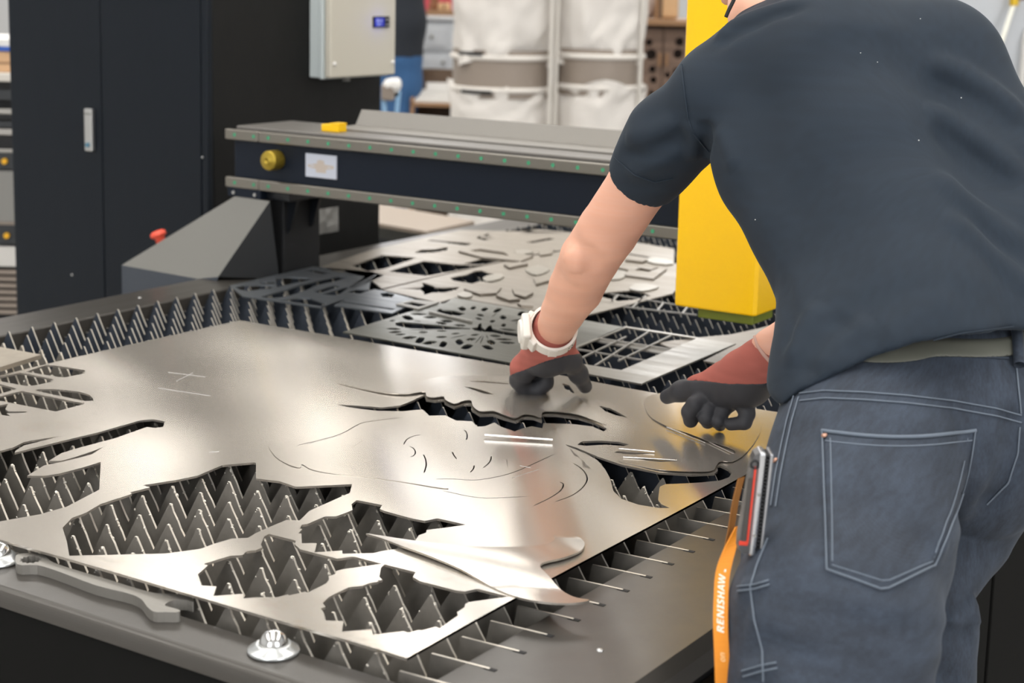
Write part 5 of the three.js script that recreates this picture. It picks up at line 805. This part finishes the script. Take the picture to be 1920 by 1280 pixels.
{
  const two = (pts, gap) => { seam(jeans, pts, 0.0009, stitchMat, jm); seam(jeans, pts.map(p => [p[0] + gap[0], p[1] + gap[1]]), 0.0009, stitchMat, jm); };
  two([[1500, 738], [1545, 733], [1620, 736], [1700, 742], [1790, 752], [1870, 766], [1915, 778]], [0, 14]);
  two([[1498, 745], [1485, 790], [1474, 840], [1464, 890], [1455, 950]], [-9, -2]);
  seam(jeans, [[1903, 668], [1908, 720], [1914, 775]], 0.001, stitchMat, jm); seam(jeans, [[1912, 800], [1908, 850], [1890, 905], [1850, 945]], 0.001, stitchMat, jm);
  seam(jeans, [[1640, 672], [1720, 668], [1800, 667], [1890, 672]], 0.0016, seamMat, jm); seam(jeans, [[1640, 664], [1720, 661], [1800, 660], [1888, 664]], 0.0014, stitchMat, jm);
  two([[1383, 1100], [1415, 1096], [1442, 1088]], [1, 8]); two([[1392, 1258], [1425, 1248], [1455, 1242]], [2, 10]);
  seam(jeans, [[1440, 1010], [1420, 1060], [1408, 1100], [1415, 1160], [1430, 1220], [1432, 1278]], 0.001, stitchMat, jm);
  // patch pocket
  const L = v => [1539 + 9 * v, 806 + 266 * v], R = v => [1832 - 30 * v - 52 * v * v, 802 + 255 * v], nU = 22, nV = 24, pos = [], ix = [], rows = [];
  for (let j = 0; j <= nV; j++) { const v = j / nV, a = L(v), b = R(v); for (let i = 0; i <= nU; i++) { const u = i / nU, x = a[0] * (1 - u) + b[0] * u, y = a[1] * (1 - u) + b[1] * u + (1 - Math.abs(u - 0.53) / 0.53) * 50 * Math.max(0, v) * v * v + (1 - v) * 14 * Math.sin(Math.PI * u); const h = jeans.hit(x, y), n = jeans.normal(h), edge = i === 0 || j === 0 || i === nU || j === nV; h.addScaledVector(n, edge ? -0.001 : 0.0024); rows.push([x, y]); pos.push(h.x, h.y, h.z); } }
  for (let j = 0; j < nV; j++) for (let i = 0; i < nU; i++) { const q = j * (nU + 1) + i; ix.push(q, q + nU + 1, q + 1, q + 1, q + nU + 1, q + nU + 2); }
  const g = new THREE.BufferGeometry(); g.setAttribute('position', new THREE.Float32BufferAttribute(pos, 3)); g.setIndex(ix); g.computeVertexNormals(); setUV(g, bodyUV(4.5));
  const pm = part('pocket', g, new THREE.MeshPhysicalMaterial({ color: '#3c4654', roughness: 0.85, map: denimTex, side: THREE.DoubleSide }), jm, 'patch back pocket');
  const rim = (f, n, inset, off = 0.0026) => { const q = []; for (let i = 0; i <= n; i++) { const [u, v] = f(i / n), a = L(v), b = R(v), x = a[0] * (1 - u) + b[0] * u, y = a[1] * (1 - u) + b[1] * u + (1 - Math.abs(u - 0.53) / 0.53) * 50 * v * v * v + (1 - v) * 14 * Math.sin(Math.PI * u); q.push([x, y]); } seam(jeans, q, inset, stitchMat, pm, off, 'stitching'); };
  rim(t => [0.012, 0.01 + 0.98 * t], 12, 0.0009); rim(t => [0.985, 0.01 + 0.98 * t], 12, 0.0009); rim(t => [0.01 + 0.98 * t, 0.985], 14, 0.0011); rim(t => [0.01 + 0.98 * t, 0.015], 14, 0.0022); rim(t => [0.03 + 0.94 * t, 0.085], 14, 0.0009); rim(t => [0.062, 0.06 + 0.86 * t], 12, 0.0008); rim(t => [0.935, 0.06 + 0.86 * t], 12, 0.0008); rim(t => [0.06 + 0.88 * t, 0.945], 14, 0.0008);
  for (const [x, y] of [[1547, 820], [1457, 866]]) { const h = jeans.hit(x, y), n = jeans.normal(h); const rv = part('rivet', new THREE.SphereGeometry(0.0036, 14, 8).scale(1, 1, 0.6), std('#b08a78', 0.35, 0.8), jm); rv.position.copy(h.addScaledVector(n, 0.003)); rv.lookAt(rv.position.clone().add(n)); }
  // belt loop
  const q = [[1897, 622], [1899, 640], [1901, 665], [1903, 690]].map(p => jeans.hit(p[0], p[1])).filter(p => p).map(p => p.addScaledVector(jeans.normal(p), 0.008));
  if (q.length > 1) part('belt_loop', tube(q, 0.0065, 16, 8).scale(1, 1, 1), denimMat, jm);
  // shoes, below the frame
}
for (const [f, h] of [[FEET.l, 0], [FEET.r, 1]]) { const s = new Soft(0.03); s.chain([NW(f.x, 0.06, f.z, 0.05), NW(f.x - 0.10, 0.05, f.z - 0.04, 0.045), NW(f.x - 0.19, 0.04, f.z - 0.07, 0.036)]).cone(V3(f.x, 0.06, f.z), 0.05, V3(f.x - 0.01, 0.13, f.z), 0.05); s.post = (d, x, y, z) => SX(d, -y + 0.002, 0.004); part('shoe', meshField((x, y, z) => s.at(x, y, z), s.bounds(), 0.01), M.rubber, worker, 'black work shoe'); }
// body: head, neck, arms, joined inside the shirt
const body = new Soft(0.02);
body.chain([N(1310, 195, 2.22, 62), N(1245, 275, 2.28, 56), N(1196, 347, 2.33, 58), N(1140, 432, 2.39, 57), N(1105, 485, 2.44, 55), N(1080, 540, 2.52, 51), N(1056, 584, 2.59, 41), N(1041, 617, 2.645, 36), N(1030, 650, 2.68, 30)], 0.004);
body.cone(atD(1078, 484, 2.405), 0.014, atD(1092, 500, 2.425), 0.016, 0.022);
body.chain([N(1800, 190, 2.3, 60), N(1690, 400, 2.40, 52), N(1610, 560, 2.40, 48), N(1520, 610, 2.42, 44), N(1448, 650, 2.43, 36), N(1425, 670, 2.45, 34)], 0.004);
body.chain([N(1330, 190, 2.23, 58), N(1560, 180, 2.2, 90), N(1790, 180, 2.26, 70)], 0.04); body.chain([N(1560, 200, 2.2, 100), N(1680, 480, 2.05, 100), N(1720, 640, 2.0, 110)], 0.04);
const HEAD = atD(1400, -165, 2.32);
body.chain([N(1500, 110, 2.21, 70), N(1425, 30, 2.26, 50), N(1412, -60, 2.30, 54)], 0.03);
body.fold([[1066, 468], [1078, 492], [1088, 514]], 0.004, 0.016).fold([[1104, 456], [1110, 484], [1104, 515]], -0.004, 0.014).bake();
{ // skull, jaw, nose, ears; the face looks down to the sheet
  const fwd = atD(1030, 735, 2.76).sub(HEAD).normalize(), rt = V3().crossVectors(fwd, V3(0, 1, 0)).normalize(), up = V3().crossVectors(rt, fwd);
  const at = (r, u, f) => HEAD.clone().addScaledVector(rt, r).addScaledVector(up, u).addScaledVector(fwd, f);
  body.cone(at(0, 0.03, -0.03), 0.088, at(0, 0.02, 0.02), 0.080, 0.03).cone(at(0, -0.02, 0.05), 0.058, at(0, -0.085, 0.055), 0.040, 0.03).cone(at(0, 0.005, 0.095), 0.010, at(0, -0.030, 0.115), 0.014, 0.015).cone(at(0, 0.03, 0.085), 0.016, at(0, 0.03, 0.085), 0.016, 0.02);
  for (const s of [-1, 1]) body.cone(at(s * 0.078, 0.015, -0.005), 0.012, at(s * 0.084, -0.025, 0), 0.010, 0.012).cone(at(s * 0.02, 0.028, 0.09), 0.012, at(s * 0.045, 0.026, 0.08), 0.012, 0.012);
  body.cone(at(-0.02, -0.062, 0.092), 0.008, at(0.02, -0.062, 0.092), 0.008, 0.012);
  const hair = new Soft(0.03); hair.cone(at(0, 0.045, -0.035), 0.090, at(0, 0.055, 0.01), 0.082).cone(at(0, -0.02, -0.07), 0.055, at(0, -0.06, -0.065), 0.042);
  for (const s of [-1, 1]) hair.cone(at(s * 0.07, 0.01, 0.0), 0.016, at(s * 0.068, -0.055, 0.02), 0.010, 0.02);
  part('hair', meshField((x, y, z) => hair.at(x, y, z), hair.bounds(), 0.006), std('#3a2c24', 0.8), worker, 'short dark hair');
  for (const s of [-1, 1]) part('eye', new THREE.SphereGeometry(0.011, 16, 12).translate(...at(s * 0.032, 0.012, 0.088).toArray()), M.white, worker);
}
part('body', meshField((x, y, z) => body.at(x, y, z), body.bounds(), 0.007, bodyUV(5)), skinMat, worker, 'bare forearms, neck and head');
{ const q = [[1382, -14], [1374, 4], [1366, 20], [1361, 32]].map(p => atD(p[0], p[1], 2.20)); part('cord', tube(q, 0.0026, 18, 8), M.rubber, worker, 'black cord at the neck'); 
  const bd = new Soft(0.01); bd.cone(atD(1391, -10, 2.215), 0.006, atD(1389, 18, 2.215), 0.005); }
// gloves
const knit = new THREE.MeshStandardMaterial({ color: '#b3655a', roughness: 0.95, map: clothTex }), coat = std('#34353a', 0.62, 0, { bumpMap: speckTex, bumpScale: 0.0002 });
function glove(soft, plane, label) {
  const grp = new THREE.Group(); grp.name = 'glove'; grp.userData.label = label; worker.add(grp);
  const bb = soft.bounds(), f = (x, y, z) => soft.at(x, y, z);
  part('coating', meshField((x, y, z) => SX(f(x, y, z) - 0.0008, plane(x, y, z), 0.002), bb, 0.0032), coat, grp, 'charcoal coated palm and fingers');
  part('knit_cuff', meshField((x, y, z) => SX(f(x, y, z), -plane(x, y, z) - 0.002, 0.002), bb, 0.0035, bodyUV(12)), knit, grp, 'reddish knitted cuff');
  return grp;
}
{
  const L = new Soft(0.016);
  L.chain([N(1040, 612, 2.645, 39), N(1033, 640, 2.665, 43), N(1026, 662, 2.69, 44)]);
  L.chain([N(1000, 668, 2.70, 26), N(982, 690, 2.72, 24), N(974, 712, 2.735, 16), N(985, 729, 2.745, 14), N(1008, 731, 2.745, 12.5), N(1024, 718, 2.74, 11), N(1027, 704, 2.735, 10.5)], 0.010);   // index
  L.chain([N(1008, 672, 2.72, 24), N(995, 692, 2.75, 17), N(976, 714, 2.765, 13), N(990, 730, 2.765, 12), N(1010, 728, 2.76, 11)], 0.008);
  L.chain([N(1018, 672, 2.74, 22), N(1010, 694, 2.77, 14), N(996, 712, 2.785, 12), N(1004, 724, 2.785, 11)], 0.008);
  L.chain([N(1028, 670, 2.75, 20), N(1024, 690, 2.79, 12), N(1016, 706, 2.80, 10.5), N(1018, 716, 2.80, 10)], 0.008);
  L.chain([N(1022, 668, 2.69, 34), N(1052, 672, 2.67, 24), N(1070, 676, 2.68, 18), N(1084, 700, 2.715, 15.5), N(1097, 724, 2.745, 12.5)], 0.012);      // thumb
  const a = atD(1010, 684, 2.68), b = atD(1075, 664, 2.66), c = atD(1030, 690, 2.80), n = b.clone().sub(a).cross(c.clone().sub(a)).normalize(); if (n.y < 0) n.negate();
  glove(L, (x, y, z) => (x - a.x) * n.x + (y - a.y) * n.y + (z - a.z) * n.z, 'work glove pinching the wing shaped cut-out');
  const R = new Soft(0.014);
  R.chain([N(1445, 660, 2.435, 40), N(1425, 685, 2.455, 46), N(1398, 708, 2.485, 52), N(1362, 724, 2.515, 42), N(1325, 735, 2.54, 25)]);
  R.chain([N(1352, 716, 2.515, 30), N(1308, 725, 2.53, 19), N(1278, 733, 2.55, 16), N(1251, 743.5, 2.575, 13)], 0.014);                               // thumb
  R.chain([N(1330, 742, 2.52, 22), N(1303, 758, 2.51, 15.5), N(1293, 772, 2.515, 14.5), N(1295, 788, 2.525, 13)], 0.003);
  R.chain([N(1345, 748, 2.52, 20), N(1328, 766, 2.51, 15), N(1324, 782, 2.505, 14.5), N(1327, 791, 2.53, 12)], 0.003);
  R.chain([N(1365, 752, 2.51, 20), N(1352, 774, 2.505, 13), N(1347, 789, 2.50, 12), N(1350, 797, 2.53, 10.5)], 0.003);
  R.chain([N(1395, 752, 2.49, 22), N(1401, 776, 2.485, 14), N(1396, 792, 2.485, 12.5), N(1370, 795, 2.495, 11)], 0.003);
  const a2 = atD(1300, 716, 2.50), b2 = atD(1440, 718, 2.42), c2 = atD(1360, 700, 2.56), n2 = b2.clone().sub(a2).cross(c2.clone().sub(a2)).normalize(); if (n2.y < 0) n2.negate();
  glove(R, (x, y, z) => (x - a2.x) * n2.x + (y - a2.y) * n2.y + (z - a2.z) * n2.z, 'work glove with curled fingers resting on the sheet, thumb pointing out');
  seam(R, [[1416, 632], [1421, 648], [1432, 664], [1446, 680], [1458, 694]], 0.003, std('#c8a396', 0.9), worker, 0.001, 'cuff_hem');
}
{ // white wrist watch, worn loose above the glove
  const w = new THREE.Group(); w.name = 'wrist_watch'; w.userData.label = 'white plastic wrist watch'; worker.add(w);
  const c = atD(1036, 620, 2.645), ax = atD(1036, 640, 2.67).sub(atD(1050, 590, 2.59)).normalize(); const wht = std('#e8e4dc', 0.45);
  const q = new THREE.Quaternion().setFromUnitVectors(V3(0, 0, 1), ax);
  w.position.copy(c); w.quaternion.copy(q);
  const rx = 0.0385, ry = 0.036, ring = (r0, r1, d, z) => { const s = new THREE.Shape(); s.absellipse(0, 0, rx + r1, ry + r1, 0, Math.PI * 2); const h = new THREE.Path(); h.absellipse(0, 0, rx + r0, ry + r0, 0, Math.PI * 2, true); s.holes.push(h); return new THREE.ExtrudeGeometry(s, { depth: d, bevelEnabled: true, bevelSize: 0.0006, bevelThickness: 0.0006, bevelSegments: 2, curveSegments: 36 }).translate(0, 0, z - d / 2); };
  part('strap', ring(-0.001, 0.0024, 0.025, 0), wht, w);
  // local direction that points to image left
  const left = V3(-Math.cos(YAW), 0, Math.sin(YAW)).applyQuaternion(q.clone().invert()); const a = Math.atan2(left.y, left.x) - 0.1;
  const place = (m, ang, r, z = 0) => { m.position.set(Math.cos(ang) * r, Math.sin(ang) * r, z); m.rotation.z = ang; };
  const cs = part('case', new RoundedBoxGeometry(0.013, 0.044, 0.048, 3, 0.004), wht, w); place(cs, a, 0.044);
  const bz = part('bezel', new THREE.CylinderGeometry(0.018, 0.020, 0.004, 28).rotateZ(-Math.PI / 2), wht, w); place(bz, a, 0.052);
  for (const s of [-1, 1]) { const l = part('lug', new RoundedBoxGeometry(0.010, 0.016, 0.028, 2, 0.003), wht, w); place(l, a + s * 0.58, 0.0415); }
  const kp = part('keeper', new RoundedBoxGeometry(0.006, 0.014, 0.0215, 2, 0.001), wht, w); const down = V3(0, -1, 0).addScaledVector(V3(Math.sin(YAW), 0, Math.cos(YAW)), 0.6).applyQuaternion(q.clone().invert()); const ad = Math.atan2(down.y, down.x); place(kp, ad, 0.039);
  for (let i = 0; i < 4; i++) for (const z of [-0.004, 0.004]) { const h = part('strap_hole', cyl(0.0013, 0.0013, 0.0012, 10).rotateZ(Math.PI / 2), M.rubber, w); const sgn = Math.sign(Math.sin(ad - a)) || 1; place(h, ad + sgn * (0.28 + i * 0.2), 0.0395 + 0.0008, z); }
}
// ---------------------------------------------------------------- clip-on holder and lanyard at the worker's hip
{
  const o = thing('tool_holder', 'silver and black ribbed holder with a red stripe clipped to the jeans', 'tool holder');
  o.position.copy(atD(1417, 940, 1.685)); o.rotation.set(0, YAW, 0); o.rotation.z = -0.055;
  const s = 1.685 / FPX, X = p => (p - 1417) * s, Y = p => (940 - p) * s;
  const face = new THREE.Shape([[X(1400), Y(858)], [X(1404), Y(846)], [X(1412), Y(841)], [X(1414), Y(1036)], [X(1404), Y(1040)], [X(1392), Y(1032)], [X(1391), Y(1012)]].map(p => new THREE.Vector2(...p)));
  part('face_plate', new THREE.ExtrudeGeometry(face, { depth: 0.02, bevelEnabled: false }).translate(0, 0, -0.012), std('#6f6f70', 0.35, 0.7), o);
  part('insert', boxMM(X(1395), X(1404), Y(1012), Y(890), 0.0075, 0.0092, 0.0006), std('#46423f', 0.4), o);
  part('stripe', boxMM(X(1405), X(1409), Y(1018), Y(868), 0.0075, 0.0095, 0.0006), std('#d8402c', 0.4), o, 'red stripe');
  part('stripe_foot', boxMM(X(1391), X(1408), Y(1022), Y(1014), 0.0075, 0.0093, 0.0006), std('#d8402c', 0.4), o);
  part('rail', boxMM(X(1412), X(1424), Y(1042), Y(839), -0.016, 0.011, 0.003), std('#d2d4d8', 0.25, 0.85), o, 'bright silver rail');
  for (let i = 0; i < 26; i++) part('rib', boxMM(X(1424), X(1433), Y(1030 - i * 7.2), Y(1030 - i * 7.2 - 5), -0.016, 0.007, 0.0008), M.rubber, o);
  part('back_plate', boxMM(X(1432), X(1438), Y(1036), Y(842), -0.02, 0.009, 0.0015), std('#b9bbbf', 0.3, 0.85), o);
  part('eyelet', new THREE.TorusGeometry(0.0038, 0.0012, 8, 20).translate(X(1405), Y(864), 0.009), M.rubber, o);
  for (const y of [920, 1000]) part('screw', cyl(0.0018, 0.0018, 0.001, 10).rotateX(Math.PI / 2).translate(X(1418), Y(y), 0.0115), M.grey, o);
}
{
  // ribbon: centre line, half width across the view
  const ribbon = (pts, half, thick, twist, uvf) => {
    const c = new THREE.CatmullRomCurve3(pts), n = 60, pos = [], uv = [], ix = [];
    for (let i = 0; i <= n; i++) { const t = i / n, p = c.getPoint(t), a = twist(t), w = V3(Math.cos(YAW + a), 0, -Math.sin(YAW + a)), nrm = V3(Math.sin(YAW + a), 0, Math.cos(YAW + a)); for (const [sx, sz] of [[-1, 1], [1, 1], [1, -1], [-1, -1]]) { const q = p.clone().addScaledVector(w, sx * half).addScaledVector(nrm, sz * thick); pos.push(q.x, q.y, q.z); uv.push(sx < 0 ? 0 : 1, 1 - t); } }
    for (let i = 0; i < n; i++) for (let k = 0; k < 4; k++) { const a = i * 4 + k, b = i * 4 + (k + 1) % 4; ix.push(a, a + 4, b, b, a + 4, b + 4); }
    const g = new THREE.BufferGeometry(); g.setAttribute('position', new THREE.Float32BufferAttribute(pos, 3)); g.setAttribute('uv', new THREE.Float32BufferAttribute(uv, 2)); g.setIndex(ix); const h = g.toNonIndexed(); h.computeVertexNormals(); return h;
  };
  const o = thing('lanyard', 'orange woven lanyard with white lettering hanging below the holder', 'lanyard');
  const P = [[1386, 985], [1368, 1030], [1355, 1075], [1352, 1120], [1351, 1170], [1353, 1225], [1355, 1285], [1357, 1360], [1358, 1440]].map((p, i) => atD(p[0], p[1], [1.755, 1.735, 1.71, 1.685, 1.665, 1.655, 1.65, 1.645, 1.64][i]));
  const cv = document.createElement('canvas'); cv.width = 64; cv.height = 1024; const c = cv.getContext('2d'); c.fillStyle = '#e48d1f'; c.fillRect(0, 0, 64, 1024);
  const r = mulberry(8); for (let y = 0; y < 1024; y += 3) { c.fillStyle = `rgba(${r() < 0.5 ? '255,180,70' : '180,95,10'},0.10)`; c.fillRect(0, y, 64, 1); }
  c.save(); c.translate(46, 555); c.rotate(-Math.PI / 2); c.fillStyle = '#f3efe8'; c.font = 'italic bold 42px sans-serif'; const tw = c.measureText('RENISHAW').width; c.scale(290 / tw, 1); c.fillText('RENISHAW', 0, 0); c.restore();
  c.fillStyle = '#f3efe8'; c.fillRect(36, 232, 8, 14);
  c.save(); c.translate(46, 675); c.rotate(-Math.PI / 2); c.fillStyle = '#f3d9b0'; c.font = 'italic 34px sans-serif'; c.fillText('on', 0, 0); c.restore();
  const tx = new THREE.CanvasTexture(cv); tx.colorSpace = THREE.SRGBColorSpace;
  part('ribbon', ribbon(P, 0.0074, 0.0006, t => 0.9 * Math.max(0, 1 - t * 4.5)), std('#ffffff', 0.7, 0, { map: tx }), o);
  part('back_ribbon', ribbon([[1390, 895], [1379, 940], [1371, 990], [1362, 1035], [1352, 1110], [1352, 1200], [1352, 1300], [1354, 1440]].map((p, i) => atD(p[0], p[1], [1.765, 1.76, 1.755, 1.745, 1.70, 1.675, 1.66, 1.65][i])), 0.0055, 0.0006, t => 0.8), std('#8a5a26', 0.8), o, 'brown underside of the strap');
}
// ---------------------------------------------------------------- person in the background
{
  const D = 9.4, p = thing('person', 'person in navy sweater and blue jeans standing behind the gantry beam', 'person');
  const up = new Soft(0.06), leg = new Soft(0.05), sk = new Soft(0.03), n = (px, y, dd, r) => { const q = atD(px, 100, D + dd); return { p: V3(q.x, y, q.z), r }; };
  up.chain([n(752, 1.02, 0, 0.125), n(752, 1.2, 0, 0.13), n(750, 1.40, 0, 0.13)]).chain([n(735, 1.05, 0, 0.12), n(733, 1.40, 0, 0.12)]).chain([n(766, 1.42, 0, 0.07), n(776, 1.40, 0.05, 0.055), n(784, 1.36, 0.1, 0.045)], 0.03).chain([n(712, 1.42, 0, 0.07), n(704, 1.15, 0.1, 0.05)], 0.03).chain([n(735, 1.48, 0, 0.07), n(750, 1.48, 0, 0.07)]);
  up.post = (d, x, y, z) => SX(d, 1.0 - y, 0.01);
  leg.chain([n(752, 1.0, 0, 0.125), n(755, 0.85, 0, 0.105), n(752, 0.5, 0, 0.075), n(748, 0.1, 0, 0.055)]).chain([n(735, 1.0, 0, 0.12), n(728, 0.85, 0.1, 0.10), n(724, 0.5, 0.1, 0.075), n(724, 0.1, 0.1, 0.055)]);
  sk.chain([n(743, 1.3, 0, 0.06), n(745, 1.52, 0, 0.055), n(745, 1.62, 0, 0.085), n(746, 1.70, 0, 0.09)]).chain([n(782, 1.365, 0.1, 0.034), n(790, 1.375, 0.12, 0.028), n(794, 1.385, 0.13, 0.024)], 0.02).cone(n(752, 1.62, -0.08, 0).p, 0.015, n(753, 1.60, -0.09, 0).p, 0.014, 0.02); sk.chain([n(743, 1.3, 0, 0.06), n(766, 1.4, 0.02, 0.045), n(782, 1.365, 0.1, 0.034)], 0.03); sk.chain([n(743, 1.3, 0, 0.06), n(714, 1.40, 0, 0.04), n(705, 1.12, 0.1, 0.034), n(712, 0.98, 0.02, 0.03)], 0.02);
  for (const k of [0, 1, 2]) sk.cone(n(794, 1.385, 0.13, 0).p, 0.010, n(799, 1.39 - k * 0.012, 0.13 + k * 0.012, 0).p, 0.008, 0.01);
  part('body', meshField((x, y, z) => sk.at(x, y, z), sk.bounds(), 0.012), skinMat, p);
  part('sweater', meshField((x, y, z) => up.at(x, y, z), up.bounds(), 0.018), std('#262b33', 0.9), p, 'dark navy sweater');
  part('jeans', meshField((x, y, z) => leg.at(x, y, z), leg.bounds(), 0.018), std('#3a6291', 0.9), p, 'blue jeans');
  const hr = new Soft(0.03); hr.cone(n(743, 1.74, 0.03, 0).p, 0.09, n(745, 1.70, 0.05, 0).p, 0.09); part('hair', meshField((x, y, z) => hr.at(x, y, z), hr.bounds(), 0.015), std('#2a211c', 0.9), p);
  for (const [px, dd] of [[748, 0], [724, 0.1]]) { const s = new Soft(0.02), f = n(px, 0.05, dd, 0).p, g = n(px + 6, 0.04, dd - 0.18, 0).p; s.cone(f, 0.05, g, 0.038); s.post = (d, x, y, z) => SX(d, -y + 0.003, 0.004); part('shoe', meshField((x, y, z) => s.at(x, y, z), s.bounds(), 0.014), M.rubber, p); }
}
scene.traverse(o => { if (o.isMesh) { o.castShadow = true; o.receiveShadow = true; } });
renderer.render(scene, camera);
